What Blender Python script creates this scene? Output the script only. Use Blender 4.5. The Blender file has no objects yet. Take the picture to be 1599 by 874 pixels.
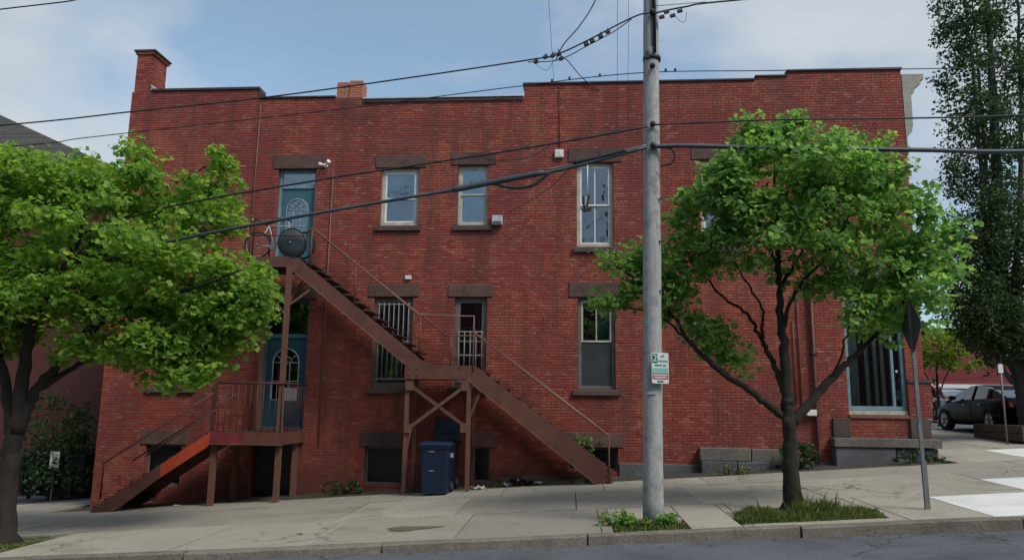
import bpy, math, random
import numpy as np
from mathutils import Vector, Matrix

random.seed(7)
rng = np.random.default_rng(11)
scene = bpy.context.scene
COL = scene.collection
R = math.radians

# ------------------------------------------------------------------ camera
CAM = np.array([0.0, -18.5, 1.75])
_yaw, _pit, _rol = R(4.5), R(9.6), R(0.75)
_F = np.array([-math.sin(_yaw)*math.cos(_pit), math.cos(_yaw)*math.cos(_pit), math.sin(_pit)])
_R0 = np.array([math.cos(_yaw), math.sin(_yaw), 0.0])
_U0 = np.cross(_R0, _F)
_R = math.cos(_rol)*_R0 + math.sin(_rol)*_U0
_U = -math.sin(_rol)*_R0 + math.cos(_rol)*_U0
cd = bpy.data.cameras.new('camera')
cd.sensor_width = 36.0
cd.lens = 1180.0/1599.0*36.0
cd.clip_start = 0.1
cd.clip_end = 2000.0
cam = bpy.data.objects.new('camera', cd)
COL.objects.link(cam)
cam.matrix_world = Matrix(((_R[0], _U[0], -_F[0], CAM[0]), (_R[1], _U[1], -_F[1], CAM[1]),
                           (_R[2], _U[2], -_F[2], CAM[2]), (0, 0, 0, 1)))
scene.camera = cam

# ------------------------------------------------------------------ sky, sun, exposure
SUN_EL, SUN_AZ = 50.0, 130.0      # azimuth clockwise from +Y
SKY_STRENGTH = 0.10
world = bpy.data.worlds.new('World')
scene.world = world
world.use_nodes = True
wn, wl = world.node_tree.nodes, world.node_tree.links
wn.clear()
w_out = wn.new('ShaderNodeOutputWorld')
w_bg = wn.new('ShaderNodeBackground')
w_bg.inputs[1].default_value = SKY_STRENGTH
sky = wn.new('ShaderNodeTexSky')
sky.sky_type = 'NISHITA'
sky.sun_disc = False
sky.sun_elevation = R(SUN_EL)
sky.sun_rotation = R(SUN_AZ)
sky.air_density = 1.0
sky.dust_density = 2.0
sky.ozone_density = 1.0
tc = wn.new('ShaderNodeTexCoord')
mp = wn.new('ShaderNodeMapping')
mp.inputs['Location'].default_value = (3.10, 1.70, 0.20)
mp.inputs['Scale'].default_value = (1.0, 1.0, 1.9)
n1 = wn.new('ShaderNodeTexNoise')
n1.inputs['Scale'].default_value = 1.9
n1.inputs['Detail'].default_value = 7.0
n1.inputs['Roughness'].default_value = 0.52
n1.inputs['Distortion'].default_value = 0.25
cr = wn.new('ShaderNodeValToRGB')
cr.color_ramp.elements[0].position = 0.44
cr.color_ramp.elements[0].color = (0.22, 0.22, 0.22, 1)
cr.color_ramp.elements[1].position = 0.60
cr.color_ramp.elements[1].color = (1, 1, 1, 1)
n2 = wn.new('ShaderNodeTexNoise')
n2.inputs['Scale'].default_value = 1.3
n2.inputs['Detail'].default_value = 4.0
cr2 = wn.new('ShaderNodeValToRGB')
cr2.color_ramp.elements[0].position = 0.35
cr2.color_ramp.elements[0].color = (2.0, 2.5, 3.2, 1)
cr2.color_ramp.elements[1].position = 0.68
cr2.color_ramp.elements[1].color = (4.4, 4.65, 4.8, 1)
mx = wn.new('ShaderNodeMix')
mx.data_type = 'RGBA'
wl.new(tc.outputs['Generated'], mp.inputs[0])
wl.new(mp.outputs[0], n1.inputs['Vector'])
wl.new(mp.outputs[0], n2.inputs['Vector'])
wl.new(n1.outputs['Fac'], cr.inputs[0])
wl.new(n2.outputs['Fac'], cr2.inputs[0])
wl.new(cr.outputs[0], mx.inputs[0])
tint = wn.new('ShaderNodeMix')
tint.data_type = 'RGBA'
tint.blend_type = 'MULTIPLY'
tint.inputs[0].default_value = 1.0
tint.inputs[7].default_value = (0.93, 1.10, 1.08, 1)
wl.new(sky.outputs[0], tint.inputs[6])
wl.new(tint.outputs[2], mx.inputs[6])
wl.new(cr2.outputs[0], mx.inputs[7])
wl.new(mx.outputs[2], w_bg.inputs[0])
wl.new(w_bg.outputs[0], w_out.inputs[0])

sd = bpy.data.lights.new('sun', 'SUN')
sd.energy = 1.5
sd.angle = R(18)
sd.color = (1.0, 0.95, 0.87)
sun = bpy.data.objects.new('sun', sd)
COL.objects.link(sun)
_sdir = Vector((math.sin(R(SUN_AZ))*math.cos(R(SUN_EL)), math.cos(R(SUN_AZ))*math.cos(R(SUN_EL)), math.sin(R(SUN_EL))))
sun.rotation_euler = _sdir.to_track_quat('Z', 'Y').to_euler()
scene.view_settings.view_transform = 'Standard'
scene.view_settings.look = 'None'
scene.view_settings.gamma = 1.0
scene.view_settings.exposure = 0.74

# ------------------------------------------------------------------ ground heights (the street climbs to the east)
def sat(v, lo, hi, s):
    if v > hi - s:
        return hi - s + s*math.tanh((v - hi + s)/s)
    if v < lo + s:
        return lo + s + s*math.tanh((v - lo - s)/s)
    return v

def zg(x, y):
    X = sat(x, -22, 14, 6)
    Y = sat(y, -8, 8, 6)
    return .1 + .075*X + Y*(.02 + .0017*X)

def zr(x, y):
    X = sat(x, -22, 14, 6)
    return -.16 + .061*X + 0.02*min(1.0, max(0.0, (-7.4 - y)/4.0))

# ------------------------------------------------------------------ materials
def sock(node, *names):
    for n in names:
        if n in node.inputs:
            return node.inputs[n]

def newmat(name):
    m = bpy.data.materials.new(name)
    m.use_nodes = True
    nt = m.node_tree
    return m, nt, nt.nodes['Principled BSDF']

def N(nt, t, **kw):
    n = nt.nodes.new(t)
    for k, v in kw.items():
        if k in n.inputs.keys():
            n.inputs[k].default_value = v
        else:
            setattr(n, k, v)
    return n

def rgba(c):
    return (c[0], c[1], c[2], 1.0)

def mixc(nt, fac, a, b, blend='MIX'):
    m = nt.nodes.new('ShaderNodeMix')
    m.data_type = 'RGBA'
    m.blend_type = blend
    for s, v in ((m.inputs[0], fac), (m.inputs[6], a), (m.inputs[7], b)):
        if hasattr(v, 'is_output'):
            nt.links.new(v, s)
        elif isinstance(v, (tuple, list)):
            s.default_value = rgba(v)
        else:
            s.default_value = v
    return m.outputs[2]

def ramp(nt, src, stops):
    r = nt.nodes.new('ShaderNodeValToRGB')
    el = r.color_ramp.elements
    while len(el) < len(stops):
        el.new(0.5)
    for e, (p, c) in zip(el, stops):
        e.position = p
        e.color = rgba(c) if isinstance(c, (tuple, list)) else (c, c, c, 1)
    nt.links.new(src, r.inputs[0])
    return r.outputs[0]

def noise(nt, scale, detail=4.0, stretch=None, coord=None, rough=0.55):
    g = nt.nodes.new('ShaderNodeNewGeometry')
    src = g.outputs['Position']
    if stretch:
        mpn = nt.nodes.new('ShaderNodeMapping')
        mpn.inputs['Scale'].default_value = stretch
        nt.links.new(src, mpn.inputs[0])
        src = mpn.outputs[0]
    n = N(nt, 'ShaderNodeTexNoise', Scale=scale, Detail=detail, Roughness=rough)
    nt.links.new(src, n.inputs['Vector'])
    return n.outputs['Fac']

def bump(nt, bsdf, src, strength, dist=0.01):
    b = N(nt, 'ShaderNodeBump', Strength=strength, Distance=dist)
    nt.links.new(src, b.inputs['Height'])
    nt.links.new(b.outputs[0], bsdf.inputs['Normal'])

def randval(nt):
    """one random value for each object and each loose piece in it"""
    g = nt.nodes.new('ShaderNodeNewGeometry')
    o = nt.nodes.new('ShaderNodeObjectInfo')
    a = N(nt, 'ShaderNodeMath', operation='ADD')
    nt.links.new(g.outputs['Random Per Island'], a.inputs[0])
    nt.links.new(o.outputs['Random'], a.inputs[1])
    f = N(nt, 'ShaderNodeMath', operation='FRACT')
    nt.links.new(a.outputs[0], f.inputs[0])
    return f.outputs[0]

def mk(name, col, rough=0.75, var=0.25, scale=3.0, fine=0.15, fscale=40.0, bmp=0.0, metal=0.0, spec=0.3,
       dirt=None, dirt_amt=0.0, dscale=1.2, rnd=0.0, stretch=None):
    m, nt, b = newmat(name)
    c0 = tuple(max(0, v*(1 - var)) for v in col)
    c1 = tuple(v*(1 + var) for v in col)
    out = mixc(nt, ramp(nt, noise(nt, scale, 5, stretch), [(0.3, 0.0), (0.7, 1.0)]), c0, c1)
    fn = noise(nt, fscale, 3, stretch)
    out = mixc(nt, fine, out, ramp(nt, fn, [(0.25, (0.0, 0.0, 0.0)), (0.75, tuple(min(1, v*2.0) for v in col))]))
    if dirt is not None:
        out = mixc(nt, ramp(nt, noise(nt, dscale, 6, None, None, 0.65), [(0.52, 0.0), (0.72, dirt_amt)]), out, dirt)
    if rnd > 0:
        out = mixc(nt, 1.0, out, ramp(nt, randval(nt), [(0.0, 1 - rnd), (1.0, 1 + rnd*0.6)]), 'MULTIPLY')
    nt.links.new(out, b.inputs['Base Color'])
    b.inputs['Roughness'].default_value = rough
    b.inputs['Metallic'].default_value = metal
    sock(b, 'Specular IOR Level', 'Specular').default_value = spec
    if bmp > 0:
        bump(nt, b, fn, bmp)
    return m

def cracked(m, scale, width, col, mask_scale=.5, lo=.5):
    nt = m.node_tree
    bs = nt.nodes['Principled BSDF']
    src = bs.inputs['Base Color'].links[0].from_socket
    g = nt.nodes.new('ShaderNodeNewGeometry')
    wob = N(nt, 'ShaderNodeTexNoise', Scale=2.5, Detail=6.0)
    nt.links.new(g.outputs['Position'], wob.inputs['Vector'])
    va = N(nt, 'ShaderNodeVectorMath', operation='MULTIPLY_ADD')
    nt.links.new(wob.outputs['Color'], va.inputs[0])
    va.inputs[1].default_value = (.55, .55, .55)
    nt.links.new(g.outputs['Position'], va.inputs[2])
    vo = N(nt, 'ShaderNodeTexVoronoi', Scale=scale, feature='DISTANCE_TO_EDGE')
    nt.links.new(va.outputs[0], vo.inputs['Vector'])
    line_ = ramp(nt, vo.outputs['Distance'], [(0.0, 1.0), (width, 0.0)])
    mask = ramp(nt, noise(nt, mask_scale, 4), [(lo, 0.0), (lo + .08, 0.85)])
    f = N(nt, 'ShaderNodeMath', operation='MULTIPLY')
    nt.links.new(line_, f.inputs[0])
    nt.links.new(mask, f.inputs[1])
    nt.links.new(mixc(nt, f.outputs[0], src, col), bs.inputs['Base Color'])
    return m

def brick_material(name, palette, purple=0.5, patches=True):
    m, nt, b = newmat(name)
    out = ramp(nt, randval(nt), [(i/(len(palette) - 1), c) for i, c in enumerate(palette)])
    # broad bleached and worn areas, broken up brick by brick
    if patches:
        rv = randval(nt)
        def patch(scale, stretch, lo, hi, amt, col, spread=.22, detail=5):
            nonlocal out
            ma = N(nt, 'ShaderNodeMath', operation='MULTIPLY_ADD')
            nt.links.new(rv, ma.inputs[0])
            ma.inputs[1].default_value = spread
            nt.links.new(noise(nt, scale, detail, stretch, None, .62), ma.inputs[2])
            out = mixc(nt, ramp(nt, ma.outputs[0], [(lo + spread/2, 0.0), (hi + spread/2, amt)]), out, col)
        patch(0.42, (1, 1, 1.3), .45, .58, .82, (0.335, 0.098, 0.055))
        patch(0.30, (1.3, 1, 1), .50, .62, .70, (0.165, 0.032, 0.036), .12)
        patch(1.30, (1, 1, 1.4), .55, .68, .60, (0.36, 0.145, 0.094), .28)
        patch(1.10, (2.2, 1, 0.28), .47, .64, .72, (0.085, 0.034, 0.030), .08, 6)
        patch(2.20, (1.4, 1, 0.8), .54, .66, .62, (0.115, 0.042, 0.039), .22)
        patch(5.00, (1, 1, 2.2), .62, .72, .50, (0.42, 0.20, 0.15), .25, 3)
        # soot below the small stack, damp band by the pavement, painted shade under the porch
        g = nt.nodes.new('ShaderNodeNewGeometry')
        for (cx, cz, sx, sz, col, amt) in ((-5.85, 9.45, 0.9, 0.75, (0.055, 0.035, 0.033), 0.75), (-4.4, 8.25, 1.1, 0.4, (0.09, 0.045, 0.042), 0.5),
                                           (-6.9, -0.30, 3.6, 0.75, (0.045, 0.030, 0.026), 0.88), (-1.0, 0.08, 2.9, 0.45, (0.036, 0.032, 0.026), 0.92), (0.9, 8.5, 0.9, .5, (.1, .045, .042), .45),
                                           (5.2, 9.8, 0.5, 1.0, (0.08, 0.04, 0.04), 0.5), (-4.4, 5.95, .55, .32, (.075, .03, .028), .55), (-2.5, 5.95, .5, .30, (.075, .03, .028), .5), (.6, 5.35, .55, .32, (.075, .03, .028), .55), (.62, 1.85, .55, .3, (.06, .028, .026), .55), (-3.0, 8.9, 1.6, .35, (.10, .036, .034), .45), (2.5, 9.7, 2.2, .3, (.11, .038, .038), .45), (-8.9, 7.0, .8, 1.6, (.13, .035, .042), .45), (-10.4, 9.7, 2.0, 0.5, (0.12, 0.04, 0.045), 0.5), (-9.9, 0.9, 0.8, .5, (.09, .04, .045), .5)):
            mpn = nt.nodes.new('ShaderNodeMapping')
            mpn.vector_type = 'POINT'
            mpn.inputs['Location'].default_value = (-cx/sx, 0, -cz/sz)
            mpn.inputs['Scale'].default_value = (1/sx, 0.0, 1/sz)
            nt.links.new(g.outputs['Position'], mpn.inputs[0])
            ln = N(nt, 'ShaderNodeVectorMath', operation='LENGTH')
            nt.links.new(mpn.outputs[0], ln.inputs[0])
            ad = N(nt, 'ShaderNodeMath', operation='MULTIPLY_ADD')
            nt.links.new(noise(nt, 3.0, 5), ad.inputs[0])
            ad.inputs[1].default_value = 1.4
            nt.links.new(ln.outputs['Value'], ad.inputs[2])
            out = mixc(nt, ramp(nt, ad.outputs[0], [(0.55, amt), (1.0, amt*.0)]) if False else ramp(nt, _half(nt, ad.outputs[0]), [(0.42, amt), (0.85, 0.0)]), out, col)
    out = mixc(nt, 0.22, out, ramp(nt, noise(nt, 70, 3), [(0.3, (0.02, 0.006, 0.005)), (0.7, (0.5, 0.15, 0.11))]))
    nt.links.new(out, b.inputs['Base Color'])
    b.inputs['Roughness'].default_value = 0.82
    sock(b, 'Specular IOR Level', 'Specular').default_value = 0.25
    bump(nt, b, noise(nt, 55, 4), 0.35, 0.006)
    return m

def _half(nt, s):
    a = N(nt, 'ShaderNodeMath', operation='MULTIPLY')
    nt.links.new(s, a.inputs[0])
    a.inputs[1].default_value = 0.5
    return a.outputs[0]

def leaf_material(name, dark, light, tip, trans=0.4):
    m, nt, b = newmat(name)
    g = nt.nodes.new('ShaderNodeNewGeometry')
    c = ramp(nt, g.outputs['Random Per Island'], [(0.0, dark), (0.55, light), (0.9, tip), (1.0, tip)])
    c = mixc(nt, ramp(nt, noise(nt, 1.5, 4), [(0.42, 0.0), (0.66, 0.50)]), c, dark)
    nt.links.new(c, b.inputs['Base Color'])
    b.inputs['Roughness'].default_value = 0.5
    sock(b, 'Specular IOR Level', 'Specular').default_value = 0.35
    t = nt.nodes.new('ShaderNodeBsdfTranslucent')
    tcol = mixc(nt, 1.0, c, (1.20, 1.28, 0.75), 'MULTIPLY')
    nt.links.new(tcol, t.inputs[0])
    ms = nt.nodes.new('ShaderNodeMixShader')
    ms.inputs[0].default_value = trans
    nt.links.new(b.outputs[0], ms.inputs[1])
    nt.links.new(t.outputs[0], ms.inputs[2])
    nt.links.new(ms.outputs[0], nt.nodes['Material Output'].inputs[0])
    return m

def glass_material(name, tint=(0.72, 0.82, 0.86), refl=0.2, rough=0.03):
    m = bpy.data.materials.new(name)
    m.use_nodes = True
    nt = m.node_tree
    nt.nodes.remove(nt.nodes['Principled BSDF'])
    tr = nt.nodes.new('ShaderNodeBsdfTransparent')
    tr.inputs[0].default_value = rgba(tint)
    gl = nt.nodes.new('ShaderNodeBsdfGlossy')
    gl.inputs['Roughness'].default_value = rough
    gl.inputs[0].default_value = (0.95, 0.97, 1.0, 1)
    fr = N(nt, 'ShaderNodeFresnel', IOR=1.5)
    bp = N(nt, 'ShaderNodeBump', Strength=0.14, Distance=0.05)
    nt.links.new(noise(nt, 2.2, 2), bp.inputs['Height'])
    nt.links.new(bp.outputs[0], gl.inputs['Normal'])
    ad = N(nt, 'ShaderNodeMath', operation='ADD', use_clamp=True)
    nt.links.new(fr.outputs[0], ad.inputs[0])
    ad.inputs[1].default_value = refl
    ms = nt.nodes.new('ShaderNodeMixShader')
    nt.links.new(ad.outputs[0], ms.inputs[0])
    nt.links.new(tr.outputs[0], ms.inputs[1])
    nt.links.new(gl.outputs[0], ms.inputs[2])
    nt.links.new(ms.outputs[0], nt.nodes['Material Output'].inputs[0])
    return m

PAL = [(0.190, 0.034, 0.029), (0.245, 0.045, 0.034), (0.268, 0.051, 0.038), (0.305, 0.065, 0.046), (0.220, 0.039, 0.032), (0.258, 0.048, 0.036)]
M = {}
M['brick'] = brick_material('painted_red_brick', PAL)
M['brick_orange'] = brick_material('orange_chimney_brick', [(0.38, 0.15, 0.09), (0.45, 0.19, 0.12), (0.40, 0.16, 0.10)], patches=False)
M['brick_dark'] = brick_material('old_dark_brick', [(0.055, 0.026, 0.030), (0.075, 0.031, 0.032), (0.060, 0.029, 0.034), (0.085, 0.038, 0.036)], patches=False)
M['mortar'] = mk('red_washed_mortar', (0.200, 0.052, 0.041), 0.9, 0.25, 1.5, 0.2, 60)
M['brownstone'] = mk('weathered_brownstone', (0.105, 0.060, 0.052), 0.9, 0.3, 2.5, 0.3, 25, 0.5, dirt=(0.045, 0.033, 0.031), dirt_amt=0.75, rnd=0.15)
M['sillstone'] = mk('dark_sill_stone', (0.085, 0.066, 0.06), 0.9, 0.3, 3, 0.3, 25, 0.5, rnd=0.15)
M['bluestone'] = mk('blue_grey_stone', (0.095, 0.10, 0.11), 0.85, 0.25, 2, 0.3, 18, 0.6, dirt=(0.07, 0.07, 0.07), dirt_amt=0.6, rnd=0.2)
M['ledge'] = mk('tan_grey_stone', (0.135, 0.122, 0.112), 0.88, 0.25, 2, 0.3, 18, 0.6, dirt=(0.08, 0.075, 0.07), dirt_amt=0.6, rnd=0.12)
M['coping'] = mk('black_roof_flashing', (0.045, 0.042, 0.045), 0.6, 0.4, 2, 0.2, 20, 0.2)
M['flashing'] = mk('pale_metal_flashing', (0.55, 0.60, 0.62), 0.35, 0.12, 2, 0.1, 20, 0.0, metal=0.6)
M['cornice'] = mk('cream_cornice_paint', (0.29, 0.275, 0.24), 0.7, 0.15, 2, 0.2, 20, 0.2, dirt=(0.18, 0.16, 0.14), dirt_amt=0.6)
M['frame_cream'] = mk('peeling_cream_paint', (0.43, 0.41, 0.35), 0.7, 0.25, 5, 0.25, 40, 0.3, dirt=(0.16, 0.14, 0.12), dirt_amt=0.7, dscale=6)
M['frame_white'] = mk('white_sash_paint', (0.68, 0.69, 0.67), 0.5, 0.08, 5, 0.1, 40, 0.1)
M['frame_grey'] = mk('grey_green_window_paint', (0.13, 0.125, 0.115), 0.7, 0.25, 5, 0.25, 40, 0.3)
M['teal'] = mk('teal_door_paint', (0.045, 0.125, 0.155), 0.5, 0.2, 4, 0.15, 40, 0.15, dirt=(0.10, 0.12, 0.12), dirt_amt=0.5, dscale=3)
M['teal_shaded'] = mk('shaded_teal_door_paint', (0.020, 0.060, 0.088), 0.5, 0.2, 4, 0.15, 40, 0.15)  # door teal darkened to carry the shade on the lower door
M['teal_light'] = mk('faded_blue_trim_paint', (0.15, 0.25, 0.29), 0.55, 0.2, 4, 0.15, 40, 0.15)
M['door_bar'] = mk('chalky_blue_moulding', (0.24, 0.31, 0.34), 0.6, 0.25, 5, 0.2, 40)
M['curtain_pale'] = mk('pale_grey_curtain', (0.30, 0.33, 0.33), 0.9, 0.2, 4, 0.1, 30)
M['curtain_white'] = mk('off_white_curtain', (0.56, 0.60, 0.60), 0.9, 0.2, 3, 0.1, 30)
M['curtain_blue'] = mk('pale_blue_curtain', (0.15, 0.24, 0.29), 0.9, 0.2, 4, 0.1, 30)
M['curtain_dark'] = mk('dim_grey_blind', (0.05, 0.065, 0.075), 0.9, 0.3, 3, 0.1, 30)
M['curtain_shop'] = mk('dusty_grey_cloth', (0.70, 0.73, 0.70), 0.9, 0.15, 4, 0.1, 30)
M['screen'] = mk('dark_insect_screen', (0.032, 0.040, 0.044), 0.8, 0.2, 3, 0.1, 60)
M['dumpster'] = mk('black_dumpster_paint', (0.012, 0.012, 0.013), 0.6, 0.2, 3, 0.1, 60)
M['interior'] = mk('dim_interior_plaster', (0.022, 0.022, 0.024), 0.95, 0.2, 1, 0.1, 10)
M['glass'] = glass_material('window_glass', (0.62, 0.74, 0.80), 0.10)
M['glass_shop'] = glass_material('shop_glass', (0.68, 0.78, 0.78), 0.09)
M['glass_dirty'] = glass_material('dusty_basement_glass', (0.40, 0.45, 0.44), 0.0, 0.35)
M['bars'] = mk('white_security_bar', (0.22, 0.21, 0.20), 0.6, 0.15, 6, 0.2, 40)
M['steel_brown'] = mk('brown_painted_steel', (0.118, 0.050, 0.040), 0.55, 0.2, 2.5, 0.15, 30, 0.15, dirt=(0.19, 0.075, 0.040), dirt_amt=0.65, dscale=3.5, spec=0.3)
M['steel_rail'] = mk('brown_handrail_paint', (0.18, 0.088, 0.068), 0.5, 0.2, 4, 0.15, 30, 0.1, spec=0.4)
M['steel_dark'] = mk('dark_maroon_rail_paint', (0.075, 0.028, 0.026), 0.5, 0.2, 4, 0.15, 30, 0.1)
M['steel_orange'] = mk('orange_red_primer', (0.42, 0.062, 0.026), 0.55, 0.18, 4, 0.12, 30, 0.1)
M['steel_crimson'] = mk('crimson_painted_board', (0.17, 0.028, 0.036), 0.6, 0.3, 4, 0.2, 30, 0.1)
M['tread'] = mk('dark_stair_tread', (0.045, 0.028, 0.025), 0.7, 0.2, 4, 0.2, 30, 0.2)
M['woodpost'] = mk('brown_stained_post', (0.135, 0.066, 0.048), 0.75, 0.2, 3, 0.3, 20, 0.4, stretch=(8, 8, 1))
M['bin_blue'] = mk('blue_cart_plastic', (0.006, 0.016, 0.044), 0.45, 0.15, 3, 0.1, 60, 0.1, spec=0.4)
M['bin_dark'] = mk('navy_cart_plastic', (0.005, 0.011, 0.026), 0.5, 0.15, 3, 0.1, 60, 0.1)
M['rubber'] = mk('black_rubber', (0.02, 0.02, 0.022), 0.8, 0.2, 5, 0.1, 60)
M['white_mark'] = mk('white_print', (0.34, 0.35, 0.37), 0.6, 0.05, 5, 0.05, 60)
M['pole'] = mk('grey_weathered_pole_wood', (0.36, 0.36, 0.35), 0.9, 0.28, 2.2, 0.45, 24, 0.8, dirt=(0.10, 0.095, 0.09), dirt_amt=0.75, dscale=2.6, stretch=(7, 7, 0.55))
M['iron'] = mk('dark_iron', (0.03, 0.03, 0.032), 0.6, 0.2, 5, 0.1, 40)
M['wire'] = mk('black_cable_jacket', (0.022, 0.024, 0.028), 0.55, 0.15, 5, 0.1, 40)
M['wire_grey'] = mk('slate_cable_sleeve', (0.055, 0.068, 0.082), 0.5, 0.15, 5, 0.1, 40)
M['galv'] = mk('galvanised_steel', (0.17, 0.18, 0.185), 0.55, 0.2, 4, 0.2, 30, 0.1, metal=0.3)
M['sign_back'] = mk('dull_sign_back', (0.075, 0.077, 0.08), 0.6, 0.15, 4, 0.15, 30, 0.1, metal=0.1)
M['sign_white'] = mk('sign_white_sheet', (0.60, 0.66, 0.64), 0.4, 0.06, 4, 0.05, 30)
M['sign_green'] = mk('sign_green_ink', (0.012, 0.13, 0.10), 0.4, 0.1, 4, 0.05, 30)
M['sign_teal'] = mk('sign_teal_ink', (0.20, 0.46, 0.42), 0.4, 0.1, 4, 0.05, 30)
M['sign_red'] = mk('sign_red_ink', (0.45, 0.09, 0.09), 0.4, 0.1, 4, 0.05, 30)
M['sign_ink'] = mk('sign_dark_ink', (0.03, 0.05, 0.05), 0.4, 0.1, 4, 0.05, 30)
M['box_white'] = mk('white_utility_box', (0.66, 0.66, 0.64), 0.5, 0.06, 5, 0.08, 40)
M['box_grey'] = mk('grey_utility_box', (0.33, 0.34, 0.36), 0.5, 0.1, 5, 0.1, 40)
M['asphalt'] = mk('blue_grey_asphalt', (0.105, 0.112, 0.128), 0.9, 0.28, 0.6, 0.42, 45, 0.6, dirt=(0.055, 0.056, 0.060), dirt_amt=0.75, dscale=0.7)
cracked(M['asphalt'], .55, .016, (.03, .03, .032), .35, .48)
M['soil'] = mk('dusty_soil', (0.052, 0.045, 0.036), 0.95, 0.3, 1.6, 0.35, 30, 0.6)
M['dry_dirt'] = mk('dry_brown_dirt', (0.125, 0.100, 0.072), 0.95, 0.3, 5, 0.35, 40, 0.6)
M['concrete'] = mk('old_sidewalk_concrete', (0.315, 0.290, 0.240), 0.92, 0.22, 0.7, 0.30, 38, 0.45, dirt=(0.150, 0.132, 0.105), dirt_amt=0.80, dscale=0.7, rnd=0.20)
cracked(M['concrete'], .42, .010, (.07, .062, .05), .3, .50)
M['concrete_new'] = mk('fresh_pale_concrete', (0.69, 0.69, 0.66), 0.9, 0.10, 1.5, 0.16, 30, 0.3, dirt=(0.42, 0.41, 0.37), dirt_amt=0.6, dscale=1.1)
M['kerbstone'] = mk('granite_kerb', (0.185, 0.163, 0.135), 0.9, 0.25, 2.5, 0.35, 30, 0.6, dirt=(0.11, 0.095, 0.08), dirt_amt=0.7, dscale=1.5, rnd=0.15)
M['bark'] = mk('dark_maple_bark', (0.030, 0.026, 0.021), 0.95, 0.35, 4, 0.4, 25, 0.9, stretch=(3, 3, 0.7))
M['bark_pop'] = mk('dark_poplar_bark', (0.075, 0.077, 0.08), 0.95, 0.3, 3, 0.4, 20, 0.9, stretch=(3, 3, 0.6))
M['leaf_lime'] = leaf_material('lime_maple_leaf', (0.125, 0.260, 0.050), (0.265, 0.425, 0.070), (0.41, 0.52, 0.10), 0.60)
M['leaf_green'] = leaf_material('green_maple_leaf', (0.115, 0.260, 0.085), (0.225, 0.390, 0.115), (0.37, 0.49, 0.14), 0.62)
M['leaf_dark'] = leaf_material('dark_poplar_leaf', (0.030, 0.060, 0.026), (0.055, 0.098, 0.040), (0.10, 0.150, 0.050), 0.42)
M['leaf_far'] = leaf_material('yellow_green_leaf', (0.11, 0.17, 0.022), (0.19, 0.26, 0.03), (0.25, 0.31, 0.04), 0.5)
M['leaf_shrub'] = leaf_material('shrub_leaf', (0.018, 0.050, 0.012), (0.035, 0.085, 0.018), (0.06, 0.12, 0.025), 0.3)
M['grass'] = leaf_material('grass_blade', (0.085, 0.135, 0.032), (0.14, 0.20, 0.050), (0.27, 0.27, 0.11), 0.4)
M['shingle'] = mk('grey_roof_shingle', (0.070, 0.068, 0.064), 0.9, 0.2, 1.2, 0.4, 14, 0.4, rnd=0.2)
M['red_siding'] = mk('barn_red_wall_paint', (0.20, 0.040, 0.042), 0.8, 0.12, 1.2, 0.15, 12, 0.2, rnd=0.1)
M['white_trim'] = mk('white_trim_paint', (0.66, 0.67, 0.67), 0.6, 0.06, 2, 0.1, 20)
M['car_dark'] = mk('dark_maroon_car_paint', (0.008, 0.005, 0.006), 0.38, 0.08, 2, 0.02, 60, spec=0.08)
M['car_silver'] = mk('silver_blue_car_paint', (0.20, 0.25, 0.30), 0.25, 0.08, 2, 0.02, 60, spec=0.6, metal=0.3)
M['car_white'] = mk('white_car_paint', (0.66, 0.68, 0.70), 0.25, 0.05, 2, 0.02, 60, spec=0.5)
M['car_glass'] = mk('tinted_car_glass', (0.06, 0.075, 0.075), 0.06, 0.1, 2, 0.02, 20, spec=0.9)
M['rim'] = mk('alloy_rim', (0.35, 0.35, 0.36), 0.35, 0.1, 5, 0.05, 40, metal=0.7)
M['lamp_red'] = mk('red_tail_lens', (0.12, 0.010, 0.010), 0.2, 0.1, 5, 0.05, 40)
M['lamp_clear'] = mk('clear_head_lens', (0.55, 0.57, 0.58), 0.15, 0.1, 5, 0.05, 40)
M['skin'] = mk('skin', (0.36, 0.20, 0.14), 0.6, 0.08, 5, 0.05, 40)
M['cloth_red'] = mk('maroon_jacket_cloth', (0.12, 0.022, 0.022), 0.9, 0.15, 5, 0.1, 60)
M['cloth_black'] = mk('black_trouser_cloth', (0.016, 0.016, 0.018), 0.9, 0.15, 5, 0.1, 60)
M['hair'] = mk('dark_hair', (0.018, 0.013, 0.010), 0.7, 0.2, 20, 0.2, 60)
M['litter'] = mk('white_litter', (0.36, 0.35, 0.33), 0.8, 0.1, 10, 0.1, 60)
M['bag'] = mk('black_bin_bag', (0.012, 0.012, 0.014), 0.35, 0.1, 10, 0.1, 60)
M['timber'] = mk('weathered_landscape_timber', (0.10, 0.088, 0.075), 0.95, 0.3, 2, 0.4, 14, 0.7, stretch=(1, 6, 6))

# ------------------------------------------------------------------ object helpers
OFF = {}

def tag(o, label=None, cat=None, group=None, kind=None):
    if label: o['label'] = label
    if cat: o['category'] = cat
    if group: o['group'] = group
    if kind: o['kind'] = kind
    return o

def thing(name, label, cat, loc=(0, 0, 0), rotz=0.0, group=None):
    o = bpy.data.objects.new(name, None)
    o.empty_display_size = 0.2
    COL.objects.link(o)
    o.location = loc
    o.rotation_euler = (0, 0, rotz)
    OFF[o.name] = (0.0, 0.0, 0.0) if rotz else tuple(loc)
    return tag(o, label, cat, group)

def link(name, me, mat=None, parent=None, smooth=False, off=None):
    if mat is not None and len(me.materials) == 0:
        me.materials.append(M[mat] if isinstance(mat, str) else mat)
    o = bpy.data.objects.new(name, me)
    COL.objects.link(o)
    if parent is not None:
        o.parent = parent
        OFF[o.name] = OFF.get(parent.name, (0, 0, 0))
    else:
        OFF[o.name] = (0, 0, 0)
    if smooth:
        me.polygons.foreach_set('use_smooth', [True]*len(me.polygons))
    return o

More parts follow.
